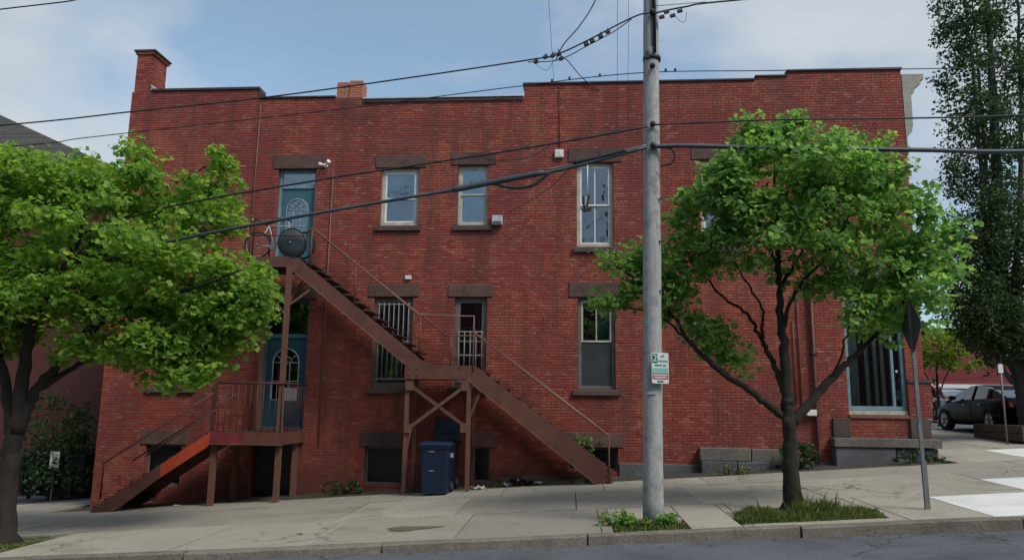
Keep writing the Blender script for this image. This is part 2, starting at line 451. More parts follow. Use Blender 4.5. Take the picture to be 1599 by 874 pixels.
class MB:
    def __init__(s):
        s.v, s.f = [], []

    def add(s, pts, faces):
        b = len(s.v)
        s.v += [tuple(map(float, p)) for p in pts]
        s.f += [tuple(b + i for i in f) for f in faces]
        return s

    def hexa(s, p):
        return s.add(p, [(0, 3, 2, 1), (4, 5, 6, 7), (0, 1, 5, 4), (1, 2, 6, 5), (2, 3, 7, 6), (3, 0, 4, 7)])

    def box(s, x0, x1, y0, y1, z0, z1):
        return s.hexa([(x0, y0, z0), (x1, y0, z0), (x1, y1, z0), (x0, y1, z0), (x0, y0, z1), (x1, y0, z1), (x1, y1, z1), (x0, y1, z1)])

    def prism_y(s, poly, y0, y1):
        """poly of (x, z), counter-clockwise seen from -Y"""
        n = len(poly)
        pts = [(x, y0, z) for x, z in poly] + [(x, y1, z) for x, z in poly]
        return s.add(pts, [tuple(range(n)), tuple(range(2*n - 1, n - 1, -1))] + [(i, i + n, (i + 1) % n + n, (i + 1) % n) for i in range(n)])

    def prism_x(s, poly, x0, x1):
        """poly of (y, z)"""
        n = len(poly)
        pts = [(x0, y, z) for y, z in poly] + [(x1, y, z) for y, z in poly]
        return s.add(pts, [tuple(range(n - 1, -1, -1)), tuple(range(n, 2*n))] + [(i, (i + 1) % n, (i + 1) % n + n, i + n) for i in range(n)])

    def prism_z(s, poly, z0, z1):
        n = len(poly)
        pts = [(x, y, z0) for x, y in poly] + [(x, y, z1) for x, y in poly]
        return s.add(pts, [tuple(range(n - 1, -1, -1)), tuple(range(n, 2*n))] + [(i, (i + 1) % n, (i + 1) % n + n, i + n) for i in range(n)])

    def bar(s, a, b, w, h, up=(0, 0, 1)):
        """square bar from a to b"""
        a, b = Vector(a), Vector(b)
        d = (b - a).normalized()
        u = Vector(up)
        if abs(d.dot(u)) > 0.98:
            u = Vector((0, 1, 0))
        sd_ = d.cross(u).normalized()*(w/2)
        un = sd_.cross(d).normalized()*(h/2)
        return s.hexa([a - sd_ - un, a + sd_ - un, b + sd_ - un, b - sd_ - un, a - sd_ + un, a + sd_ + un, b + sd_ + un, b - sd_ + un])

    def tube(s, pts, r, n=8, cap=True, rough=0.0):
        P = [Vector(p) for p in pts]
        rs = r if isinstance(r, (list, tuple)) else [r]*len(P)
        base = len(s.v)
        prev = None
        for i, p in enumerate(P):
            t = (P[min(i + 1, len(P) - 1)] - P[max(i - 1, 0)]).normalized()
            if prev is None:
                u = Vector((0, 0, 1)) if abs(t.z) < 0.9 else Vector((1, 0, 0))
                u = (u - t*u.dot(t)).normalized()
            else:
                u = (prev - t*prev.dot(t))
                u = u.normalized() if u.length > 1e-6 else prev
            prev = u
            w = t.cross(u)
            for k in range(n):
                a = 2*math.pi*k/n
                q = p + (u*math.cos(a) + w*math.sin(a))*rs[i]*(1 + rough*(math.sin(3*a + i*.9) * .5 + random.uniform(-1, 1)))
                s.v.append((q.x, q.y, q.z))
        for i in range(len(P) - 1):
            for k in range(n):
                a, b = base + i*n + k, base + i*n + (k + 1) % n
                s.f.append((a, b, b + n, a + n))
        if cap:
            s.f.append(tuple(base + k for k in range(n - 1, -1, -1)))
            e = base + (len(P) - 1)*n
            s.f.append(tuple(e + k for k in range(n)))
        return s

    def lathe(s, prof, c, axis, n=20):
        """prof of (radius, offset along axis)"""
        ax = Vector(axis).normalized()
        u = Vector((0, 0, 1)) if abs(ax.z) < 0.9 else Vector((1, 0, 0))
        u = (u - ax*u.dot(ax)).normalized()
        w = ax.cross(u)
        base = len(s.v)
        for r_, h in prof:
            for k in range(n):
                a = 2*math.pi*k/n
                q = Vector(c) + ax*h + (u*math.cos(a) + w*math.sin(a))*r_
                s.v.append((q.x, q.y, q.z))
        for i in range(len(prof) - 1):
            for k in range(n):
                a, b = base + i*n + k, base + i*n + (k + 1) % n
                s.f.append((a, b, b + n, a + n))
        s.f.append(tuple(base + k for k in range(n - 1, -1, -1)))
        e = base + (len(prof) - 1)*n
        s.f.append(tuple(e + k for k in range(n)))
        return s

    def torus(s, c, axis, R1, r2, n=28, m=8):
        ax = Vector(axis).normalized()
        u = Vector((0, 0, 1)) if abs(ax.z) < 0.9 else Vector((1, 0, 0))
        u = (u - ax*u.dot(ax)).normalized()
        w = ax.cross(u)
        base = len(s.v)
        for i in range(n):
            a = 2*math.pi*i/n
            d = u*math.cos(a) + w*math.sin(a)
            for k in range(m):
                b = 2*math.pi*k/m
                q = Vector(c) + d*(R1 + r2*math.cos(b)) + ax*(r2*math.sin(b))
                s.v.append((q.x, q.y, q.z))
        for i in range(n):
            for k in range(m):
                s.f.append((base + i*m + k, base + ((i + 1) % n)*m + k, base + ((i + 1) % n)*m + (k + 1) % m, base + i*m + (k + 1) % m))
        return s

    def build(s, name, mat, parent=None, smooth=False, bevel=0.0):
        off = OFF.get(parent.name, (0, 0, 0)) if parent is not None else (0, 0, 0)
        me = bpy.data.meshes.new(name)
        me.from_pydata([(x - off[0], y - off[1], z - off[2]) for x, y, z in s.v], [], s.f)
        me.update()
        o = link(name, me, mat, parent, smooth)
        if bevel > 0:
            bm_ = o.modifiers.new('edge', 'BEVEL')
            bm_.width = bevel
            bm_.segments = 2
            bm_.limit_method = 'ANGLE'
        return o

def np_mesh(name, V, F, mat, parent=None, smooth=False):
    """V (n,3) array, F (m,k) array of equal-sized faces"""
    off = np.array(OFF.get(parent.name, (0, 0, 0))) if parent is not None else np.zeros(3)
    V = np.asarray(V, dtype=np.float32) - off.astype(np.float32)
    F = np.asarray(F, dtype=np.int32)
    k = F.shape[1]
    me = bpy.data.meshes.new(name)
    me.vertices.add(len(V))
    me.vertices.foreach_set('co', V.ravel())
    me.loops.add(F.size)
    me.loops.foreach_set('vertex_index', F.ravel())
    me.polygons.add(len(F))
    me.polygons.foreach_set('loop_start', np.arange(0, F.size, k, dtype=np.int32))
    me.polygons.foreach_set('loop_total', np.full(len(F), k, dtype=np.int32))
    me.polygons.foreach_set('use_smooth', np.zeros(len(F), dtype=bool))
    me.update(calc_edges=True)
    me.validate()
    return link(name, me, mat, parent, smooth)

def text_mesh(txt, size, mat, name, parent, origin, xdir, zdir, align='CENTER'):
    cu = bpy.data.curves.new('lettering', 'FONT')
    cu.body = txt
    cu.size = size
    cu.align_x = align
    cu.align_y = 'CENTER'
    cu.extrude = 0.0006
    tmp = bpy.data.objects.new('lettering', cu)
    COL.objects.link(tmp)
    bpy.context.view_layer.update()
    me = bpy.data.meshes.new_from_object(tmp)
    bpy.data.objects.remove(tmp)
    bpy.data.curves.remove(cu)
    xd, zd = Vector(xdir).normalized(), Vector(zdir).normalized()
    nd = xd.cross(zd)
    off = Vector(OFF.get(parent.name, (0, 0, 0)))
    for v in me.vertices:
        v.co = Vector(origin) + xd*v.co.x + zd*v.co.y + nd*v.co.z - off
    me.materials.clear()
    return link(name, me, mat, parent)

# ------------------------------------------------------------------ ground, road, kerb, pavement
def sheet(name, xs, ys, zf, mat, parent=None):
    mb = MB()
    nx = len(xs)
    pts = [(x, y, zf(x, y)) for y in ys for x in xs]
    fs = [(j*nx + i, j*nx + i + 1, (j + 1)*nx + i + 1, (j + 1)*nx + i) for j in range(len(ys) - 1) for i in range(nx - 1)]
    mb.add(pts, fs)
    return mb.build(name, mat, parent, smooth=True)

def spread(lo, hi, step, far):
    return [-far, -far/3, -far/8] + list(np.arange(lo, hi + 1e-6, step)) + [far/8, far/3, far]

gx = [-900, -300, -100, -60] + list(np.arange(-40, 41, 2.0)) + [60, 100, 300, 900]
gy = [-900, -300, -100, -40, -25, -16, -12, -7.6, -7.30] + list(np.arange(-7.2, 30, 1.2)) + [40, 60, 100, 300, 900]
tag(sheet('ground', gx, gy, lambda x, y: (zg(x, y) - .10) if y > -7.25 else zr(x, y) - .06, 'soil'), kind='structure')
road = tag(sheet('road', [-300, -100] + list(np.arange(-40, 41, 1.0)) + [100, 300], [-60, -30, -20, -15, -11.4, -10, -9, -8.2, -7.33], zr, 'asphalt'), kind='structure')

# granite kerb: every stone its own piece, following the slope
kerb = tag(bpy.data.objects.new('kerb', None), 'granite kerb along the street', None, None, 'structure')
COL.objects.link(kerb)
OFF['kerb'] = (0, 0, 0)
kx = -32.0
ks = [0.24 - 2.94*k for k in range(1, 11)][::-1] + [0.24 + 2.94*k for k in range(0, 10)]
for i in range(len(ks) - 1):
    a, b = ks[i] + .012, ks[i + 1] - .012
    mb = MB()
    dy = random.uniform(-.015, .015)
    dz = random.uniform(-.012, .012)
    nseg = 6
    pts, fs = [], []
    for k in range(nseg + 1):
        x = a + (b - a)*k/nseg
        zt = zg(x, -7.2) + dz + random.uniform(-.006, .006)
        j = random.uniform(-.008, .008)
        pts += [(x, -7.36 + dy + j, zr(x, -7.4) - .12), (x, -7.345 + dy + j, zt - .02), (x, -7.32 + dy + j, zt), (x, -7.17, zt + .002), (x, -7.17, zt - .3)]
    for k in range(nseg):
        for q in range(4):
            fs.append((k*5 + q, (k + 1)*5 + q, (k + 1)*5 + q + 1, k*5 + q + 1))
    fs += [(0, 1, 2, 3, 4), tuple(nseg*5 + q for q in (4, 3, 2, 1, 0))]
    mb.add(pts, fs)
    mb.build('kerbstone', 'kerbstone', kerb)

# sidewalk slabs
walk = tag(bpy.data.objects.new('sidewalk', None), 'old concrete sidewalk between wall and kerb', None, None, 'structure')
COL.objects.link(walk)
OFF['sidewalk'] = (0, 0, 0)
PIT = (2.45, 4.55, -6.95, -5.75)         # tree pit
POLEPIT = (0.62, 1.72, -7.15, -6.25)
PIT1 = (-10.9, -9.0, -7.15, -4.9)
NEWS = [(5.85, 9.6, -7.16, -5.15), (7.55, 10.4, -4.95, -3.45), (10.0, 12.0, -.5, 1.1)]

def slab(x0, x1, y0, y1, mat='concrete', top=0.0, skew=0.0, name='slab'):
    g = .008
    j = [random.uniform(-.005, .005) for _ in range(4)]
    mb = MB()
    nx, ny = max(1, int((x1 - x0)/.9)), max(1, int((y1 - y0)/.9))
    pts = []
    for q in range(ny + 1):
        for k in range(nx + 1):
            x = x0 + g + (x1 - x0 - 2*g)*k/nx
            y = y0 + g + (y1 - y0 - 2*g)*q/ny
            x += skew*(y - y0)
            tilt = j[0] + (j[1] - j[0])*k/nx + (j[2] - j[0])*q/ny
            pts.append((x, y, zg(x, y) + tilt + top))
    n = len(pts)
    fs = [(q*(nx + 1) + k, q*(nx + 1) + k + 1, (q + 1)*(nx + 1) + k + 1, (q + 1)*(nx + 1) + k) for q in range(ny) for k in range(nx)]
    pts += [(x, y, z - .12) for x, y, z in pts]
    ring = [k for k in range(nx + 1)] + [q*(nx + 1) + nx for q in range(1, ny + 1)] + [ny*(nx + 1) + k for k in range(nx - 1, -1, -1)] + [q*(nx + 1) for q in range(ny - 1, 0, -1)]
    for a, b in zip(ring, ring[1:] + ring[:1]):
        fs.append((b, a, a + n, b + n))
    mb.add(pts, fs)
    return mb.build(name, mat, walk)

def cut_rects(r, holes):
    """split rectangle r by axis-aligned holes"""
    out = [r]
    for h in holes:
        nxt = []
        for (a, b, c, d) in out:
            if h[1] <= a or h[0] >= b or h[3] <= c or h[2] >= d:
                nxt.append((a, b, c, d))
                continue
            x0, x1 = max(a, h[0]), min(b, h[1])
            if a < x0: nxt.append((a, x0, c, d))
            if x1 < b: nxt.append((x1, b, c, d))
            y0, y1 = max(c, h[2]), min(d, h[3])
            if c < y0: nxt.append((x0, x1, c, y0))
            if y1 < d: nxt.append((x0, x1, y1, d))
        out = nxt
    return [q for q in out if q[1] - q[0] > .06 and q[3] - q[2] > .06]

rows = [(-7.165, -4.75), (-4.75, -2.35), (-2.35, -.95)]
xs0 = [-23.2 + 2.15*k for k in range(17)]
for (c, d) in rows:
    sh = {-7.165: 0.0, -4.75: -0.35, -2.35: 0.25}[c]
    for k in range(len(xs0) - 1):
        for q in cut_rects((xs0[k] + sh, xs0[k + 1] + sh, c, d), [PIT, POLEPIT, PIT1] + NEWS):
            slab(*q)
for k in range(5):       # apron of the alley
    slab(-23 + 2.15*k, -20.85 + 2.15*k, -.95, 1.9)
for k in range(9):       # side street pavement
    for q in cut_rects((8.75, 10.45, -.95 + 2.6*k, 1.65 + 2.6*k), NEWS):
        slab(*q)
    for q in cut_rects((10.45, 12.1, -.95 + 2.6*k, 1.65 + 2.6*k), NEWS):
        slab(*q)
slab(8.42, 8.75, -.95, 20)
for q in NEWS:
    slab(*q, mat='concrete_new', top=.006, name='pale_slab')
# soil strip along the wall is the ground itself; raise it as worn dirt
tag(sheet('verge', list(np.arange(-11.9, 8.5, .3)), [-1.0, -.8, -.5, -.2, .05],
          lambda x, y: zg(x, y) + .012*math.sin(7*x + 3*y) + .02*(y + 1.0) - .012, 'soil'), 'strip of bare soil along the wall', None, None, 'structure')
tag(sheet('alley', list(np.arange(-44, -11.0, 2.0)), [1.9, 3, 5, 8, 12, 20], lambda x, y: zg(x, y) - .03, 'asphalt'), 'asphalt alley behind the corner', None, None, 'structure')
tag(sheet('side_street', list(np.arange(12.12, 24, 2.0)), [-7.3, -5, -2, 0, 3, 6, 10, 15, 20, 30, 45, 70], lambda x, y: zg(x, y) - .04, 'asphalt'), 'asphalt side street with parked cars', None, None, 'structure')

# ------------------------------------------------------------------ the brick building
B = thing('brick_building', 'long two-storey red brick building with outside steel stair and corner shop window', 'building', (-1.8, 0, .1))
WX0, WX1 = -11.85, 8.25
PROFILE = [(-11.85, -8.25, 10.05), (-8.25, -5.45, 9.78), (-5.45, -1.2, 9.71), (-1.2, 4.69, 10.03), (4.69, 5.49, 10.11), (5.49, 8.25, 10.23)]
# openings x0, x1, z0, z1
OPEN = dict(
    door_up=(-7.62, -6.60, 5.24, 7.83), u1=(-4.88, -3.88, 6.30, 7.83), u2=(-2.88, -2.10, 6.30, 7.88), u3=(.15, 1.07, 5.73, 7.91), u4=(3.22, 4.10, 5.73, 7.95),
    l1=(-4.92, -3.93, 2.21, 4.46), l2=(-2.88, -2.07, 2.27, 4.46), l3=(.18, 1.08, 2.22, 4.46), door_low=(-7.74, -6.58, 1.18, 4.40), ll=(-10.53, -9.50, 2.17, 4.40),
    shop=(6.50, 7.84, 1.70, 4.82), porch_dark=(-7.85, -6.82, -.58, .84), b0=(-10.55, -9.62, -.25, .74), b1=(-5.0, -4.06, -.12, .78), b2=(-2.36, -1.94, -.02, .80), b3=(-.06, 1.12, .30, .85))  # opening below the porch is added to imitate the deep shade there

def top_at(x):
    for a, b, t in PROFILE:
        if a <= x < b:
            return t
    return PROFILE[-1][2]

# masonry backing (mortar plane) as cells between all cuts
xc = sorted(set([WX0, WX1] + [p[0] for p in PROFILE] + [v for o in OPEN.values() for v in o[:2]]))
zc = sorted(set([-1.6] + [p[2] for p in PROFILE] + [v for o in OPEN.values() for v in o[2:]]))
def filled(i, j):
    if i < 0 or j < 0 or i >= len(xc) - 1 or j >= len(zc) - 1: return False
    xm, zm = (xc[i] + xc[i + 1])/2, (zc[j] + zc[j + 1])/2
    if zm > top_at(xm): return False
    return not any(o[0] < xm < o[1] and o[2] < zm < o[3] for o in OPEN.values())
mb = MB()
Y0, Y1 = .007, .32
for i in range(len(xc) - 1):
    for j in range(len(zc) - 1):
        if not filled(i, j): continue
        a, b, c, d = xc[i], xc[i + 1], zc[j], zc[j + 1]
        mb.add([(a, Y0, c), (b, Y0, c), (b, Y0, d), (a, Y0, d)], [(0, 1, 2, 3)])
        mb.add([(a, Y1, c), (b, Y1, c), (b, Y1, d), (a, Y1, d)], [(3, 2, 1, 0)])
        if not filled(i - 1, j): mb.add([(a, Y0, c), (a, Y0, d), (a, Y1, d), (a, Y1, c)], [(0, 1, 2, 3)])
        if not filled(i + 1, j): mb.add([(b, Y0, c), (b, Y1, c), (b, Y1, d), (b, Y0, d)], [(0, 1, 2, 3)])
        if not filled(i, j - 1): mb.add([(a, Y0, c), (a, Y1, c), (b, Y1, c), (b, Y0, c)], [(0, 1, 2, 3)])
        if not filled(i, j + 1): mb.add([(a, Y0, d), (b, Y0, d), (b, Y1, d), (a, Y1, d)], [(0, 1, 2, 3)])
wall = mb.build('wall', 'mortar', B)
# the other walls, floors and roof of the shell
mb = MB()
mb.box(WX0 + .02, WX0 + .3, .32, 13.7, -1.8, 9.7)
mb.box(WX1 - .3, WX1 - .02, .32, 13.7, -.2, 10.0)
mb.box(WX0 + .02, WX1 - .02, 13.7, 14.0, -1.8, 9.7)
mb.build('side_wall', 'brick_dark', B)
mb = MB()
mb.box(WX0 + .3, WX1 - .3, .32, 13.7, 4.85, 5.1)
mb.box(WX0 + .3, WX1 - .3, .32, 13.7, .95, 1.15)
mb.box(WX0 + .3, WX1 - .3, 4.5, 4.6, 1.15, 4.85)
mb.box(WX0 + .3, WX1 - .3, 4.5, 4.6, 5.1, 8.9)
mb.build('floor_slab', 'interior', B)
MB().box(WX0 + .3, WX1 - .3, .32, 13.7, 8.9, 9.2).build('roof', 'coping', B)

# bricks
CH, BL, JT = .0677, .203, .010
solids = dict(
    lin=[])   # stone pieces that replace bricks: filled below
LINTELS = {  # x0, x1, z0, z1
    'door_up': (-7.76, -6.40, 7.83, 8.20), 'u1': (-5.04, -3.71, 7.83, 8.17), 'u2': (-3.06, -1.92, 7.88, 8.20), 'u3': (-.06, 1.30, 7.91, 8.27), 'u4': (3.02, 4.30, 7.95, 8.30),
    'l1': (-5.09, -3.80, 4.46, 4.78), 'l2': (-3.05, -1.93, 4.46, 4.77), 'l3': (-.05, 1.28, 4.46, 4.83), 'door_low': (-7.95, -6.4, 4.40, 4.72), 'll': (-10.7, -9.35, 4.40, 4.72),
    'shop': (6.16, 8.22, 4.82, 5.40), 'b0': (-10.7, -9.5, .74, 1.10), 'b1': (-5.12, -3.98, .78, 1.12), 'b2': (-2.42, -1.86, .80, 1.18), 'b3': (-.20, 1.24, .85, 1.20)}
SILLS = {'u1': (-4.98, -3.80), 'u2': (-2.98, -1.98), 'u3': (.06, 1.18), 'u4': (3.1, 4.2), 'l1': (-5.02, -3.84), 'l2': (-2.97, -1.97), 'l3': (.05, 1.20), 'll': (-10.68, -9.4)}
BLOCK = list(OPEN.values()) + list(LINTELS.values()) + [(a, b, OPEN[k][2] - .15, OPEN[k][2]) for k, (a, b) in SILLS.items()]
BLOCK += [(1.14, 8.25, -2, .50), (6.03, 8.25, -2, 1.17), (6.10, 6.50, 1.17, 1.62), (7.84, 8.25, 1.17, 1.62), (3.0, 4.7, -2, .90)]
bricks = []     # x0, x1, z0, z1, dy, full
for r in range(int((10.3 + 1.4)/CH)):
    z0 = -1.40 + r*CH
    z1 = z0 + CH - JT
    x = WX0 - (0 if r % 2 else (BL + JT)/2)
    header = (r % 7 == 3)
    while x < WX1:
        L_ = .098 if header else BL
        a, b = max(x, WX0), min(x + L_, WX1)
        x += L_ + JT
        if b - a < .02: continue
        if z1 < zg(a, -.1) - .12: continue
        segs = [(a, b)]
        for (p, q, c, d) in BLOCK:
            if z1 <= c + .004 or z0 >= d - .004: continue
            ns = []
            for (s0, s1) in segs:
                if q <= s0 or p >= s1: ns.append((s0, s1)); continue
                if p - s0 > .02: ns.append((s0, p - .003))
                if s1 - q > .02: ns.append((q + .003, s1))
            segs = ns
        for (s0, s1) in segs:
            t = top_at((s0 + s1)/2)
            if z1 > t: continue
            bricks.append((s0, s1, z0, z1, random.gauss(0, .0016), abs(s1 - s0 - BL) < 1e-6))

CAMV = CAM
cand = [(math.hypot((b[0] + b[1])/2 - CAM[0], (b[2] + b[3])/2 - CAM[2]), i) for i, b in enumerate(bricks) if b[5] and 1.25 < b[0] < 3.3 and .62 < b[2] < 3.2]
cand.sort()
single = set(i for _, i in cand[:300])
def brick_boxes(lst):
    A = np.array([[b[0], b[1], b[2], b[3], b[4]] for b in lst])
    n = len(A)
    V = np.zeros((n, 8, 3))
    e = .0025
    yf = A[:, 4]
    for k, (xi, zi) in enumerate(((0, 2), (1, 2), (1, 3), (0, 3))):
        sx = e if xi == 0 else -e
        sz = e if zi == 2 else -e
        V[:, k, 0] = A[:, xi] + sx; V[:, k, 1] = yf; V[:, k, 2] = A[:, zi] + sz
        V[:, k + 4, 0] = A[:, xi]; V[:, k + 4, 1] = .03; V[:, k + 4, 2] = A[:, zi]
    F0 = np.array([(0, 1, 2, 3), (0, 4, 5, 1), (1, 5, 6, 2), (2, 6, 7, 3), (3, 7, 4, 0)])
    F = (F0[None] + 8*np.arange(n)[:, None, None]).reshape(-1, 4)
    return V.reshape(-1, 3), F
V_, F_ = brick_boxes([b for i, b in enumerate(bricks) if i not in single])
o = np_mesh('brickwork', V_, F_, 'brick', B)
o['kind'] = 'stuff'
V_, F_ = brick_boxes([(-BL/2, BL/2, -(CH - JT)/2, (CH - JT)/2, 0.0)])
bm0 = bpy.data.meshes.new('brick')
bm0.from_pydata([tuple(v) for v in V_], [], [tuple(int(q) for q in f) for f in F_])
bm0.materials.append(M['brick'])
for i in sorted(single):
    b = bricks[i]
    o = bpy.data.objects.new('brick', bm0)
    o.parent = B
    o.location = ((b[0] + b[1])/2 - OFF[B.name][0], b[4], (b[2] + b[3])/2 - OFF[B.name][2])
    COL.objects.link(o)

# lintels and sills
for k, (a, b, c, d) in LINTELS.items():
    mat = 'ledge' if k == 'shop' else 'brownstone'
    MB().box(a, b, -.022 if k != 'shop' else -.10, .30, c + .002, d).build('lintel', mat, B, bevel=.012)
for k, (a, b) in SILLS.items():
    z = OPEN[k][2]
    MB().hexa([(a, -.075, z - .15), (b, -.075, z - .15), (b, .3, z - .15), (a, .3, z - .15), (a, -.075, z - .03), (b, -.075, z - .03), (b, .3, z + .004), (a, .3, z + .004)]).build('sill', 'sillstone', B, bevel=.01)

def frame_box(mb, x0, x1, z0, z1, w, y0, y1, wb=None):
    wb = w if wb is None else wb
    mb.box(x0, x0 + w, y0, y1, z0, z1)
    mb.box(x1 - w, x1, y0, y1, z0, z1)
    mb.box(x0 + w, x1 - w, y0 + .001, y1, z1 - w, z1)
    mb.box(x0 + w, x1 - w, y0 + .001, y1, z0, z0 + wb)
    return mb

def curtain(win, x0, x1, z0, z1, mat, waves=5, y=.25, amp=.03, name='curtain'):
    mb = MB()
    n = 28
    pts = []
    for k in range(n + 1):
        t = k/n
        dy = amp*math.sin(t*waves*2*math.pi) + random.uniform(-.004, .004)
        pts += [(x0 + (x1 - x0)*t, y + dy, z0), (x0 + (x1 - x0)*t, y + dy*.7, z1)]
    mb.add(pts, [(2*k, 2*k + 2, 2*k + 3, 2*k + 1) for k in range(n)])
    o = mb.build(name, mat, win, smooth=True)
    s = o.modifiers.new('thickness', 'SOLIDIFY')
    s.thickness = .004
    return o

def window(key, fmat, smat, muntins=(0, 0), vert=(0, 0), split=.5, fw=.07, sw=.045, yf=.10):
    x0, x1, z0, z1 = OPEN[key]
    e = .004
    win = frame_box(MB(), x0 + e, x1 - e, z0 + e, z1 - e, fw, yf, yf + .10).build('window', fmat, B, bevel=.004)
    zi0, zi1, xi0, xi1 = z0 + fw, z1 - fw, x0 + fw, x1 - fw
    zm = zi0 + (zi1 - zi0)*split
    for (a, b, yo, nv, up) in ((zi0, zm + .02, yf + .045, vert[1], 0), (zm - .02, zi1, yf + .005, vert[0], 1)):
        mb = frame_box(MB(), xi0, xi1, a, b, sw, yo, yo + .04)
        for q in range(nv):
            xm = xi0 + (xi1 - xi0)*(q + 1)/(nv + 1)
            mb.box(xm - .014, xm + .014, yo + .004, yo + .03, a + sw, b - sw)
        mb.build('sash', smat, win)
        npan = nv + 1
        for q in range(npan):
            pa = xi0 + sw + (xi1 - xi0 - 2*sw)*q/npan + (.014 if q else 0)
            pb = xi0 + sw + (xi1 - xi0 - 2*sw)*(q + 1)/npan - (.014 if q < npan - 1 else 0)
            MB().box(pa, pb, yo + .012, yo + .018, a + sw, b - sw).build('pane', 'glass', win)
    return win

w = window('u1', 'frame_cream', 'frame_white', split=.47, fw=.10)
curtain(w, -4.70, -4.30, 7.08, 7.74, 'curtain_white', 3, .19, .02)  # pale pieces stand in for the patchy sky reflection in the upper sash
curtain(w, -4.24, -4.02, 7.05, 7.50, 'curtain_white', 2, .19, .02)
curtain(w, -4.70, -4.45, 6.42, 7.03, 'curtain_dark', 2, .25, .02)
w = window('u2', 'frame_cream', 'frame_cream', split=.52, fw=.07)
curtain(w, -2.80, -2.18, 6.38, 7.80, 'curtain_white', 5, .18, .012)
w = window('u3', 'frame_cream', 'frame_white', vert=(1, 1), split=.5, fw=.09, sw=.04)
curtain(w, .25, .98, 5.83, 6.30, 'curtain_blue', 3, .26, .015)
w = window('u4', 'frame_cream', 'frame_white', vert=(1, 1), split=.5, fw=.09, sw=.04)
curtain(w, 3.3, 4.02, 5.83, 7.8, 'curtain_blue', 4, .26, .015)
w = window('l1', 'frame_grey', 'frame_grey', split=.5, fw=.08)
curtain(w, -4.83, -4.42, 2.30, 3.30, 'curtain_blue', 3, .26, .02)
curtain(w, -4.44, -4.24, 2.30, 3.30, 'curtain_blue', 1, .25, .01)
for k in range(7):
    x = -4.80 + .75*k/6
    MB().tube([(x, .055, 2.38), (x, .055, 4.32)], .011, 6).build('bar', 'bars', w, smooth=True)
for z in (3.35, 4.28, 2.42):
    MB().box(-4.84, -4.01, .048, .062, z - .015, z + .015).build('bar_rail', 'bars', w)
w = window('l2', 'frame_grey', 'frame_grey', split=.5, fw=.09)
curtain(w, -2.40, -2.16, 2.36, 4.36, 'curtain_dark', 3, .25, .02)
for k in range(5):
    x = -2.77 + .58*k/4
    MB().tube([(x, .055, 2.34), (x, .055, 3.62)], .011, 6).build('bar', 'bars', w, smooth=True)
for z in (2.40, 3.02, 3.60):
    MB().box(-2.80, -2.15, .046, .060, z - .016, z + .016).build('bar_rail', 'bars', w)
w = window('l3', 'frame_grey', 'frame_cream', vert=(1, 0), split=.52, fw=.08)
curtain(w, .26, 1.0, 2.3, 3.32, 'curtain_dark', 1, .25, .008, 'blind')
curtain(w, .62, 1.0, 3.4, 4.3, 'curtain_pale', 2, .27, .02)
MB().box(.265, .995, .128, .132, 2.30, 3.36).build('insect_screen', 'screen', w)
w = window('ll', 'frame_grey', 'frame_cream', split=.5, fw=.08)
curtain(w, -10.4, -9.7, 2.3, 4.2, 'curtain_dark', 4, .25, .02)
for key, col in (('porch_dark', 'steel_dark'), ('b0', 'frame_grey'), ('b1', 'frame_grey'), ('b2', 'frame_grey'), ('b3', 'frame_grey')):
    x0, x1, z0, z1 = OPEN[key]
    win = frame_box(MB(), x0 + .004, x1 - .004, z0 + .004, z1 - .004, .05, .14, .2).build('window', col, B)  # includes the dark recess added under the porch
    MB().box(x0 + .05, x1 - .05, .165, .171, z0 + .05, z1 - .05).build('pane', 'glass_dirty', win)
    MB().box(x0 + .03, x1 - .03, .24, .25, z0 + .02, z1 - .02).build('board', 'curtain_dark', win)

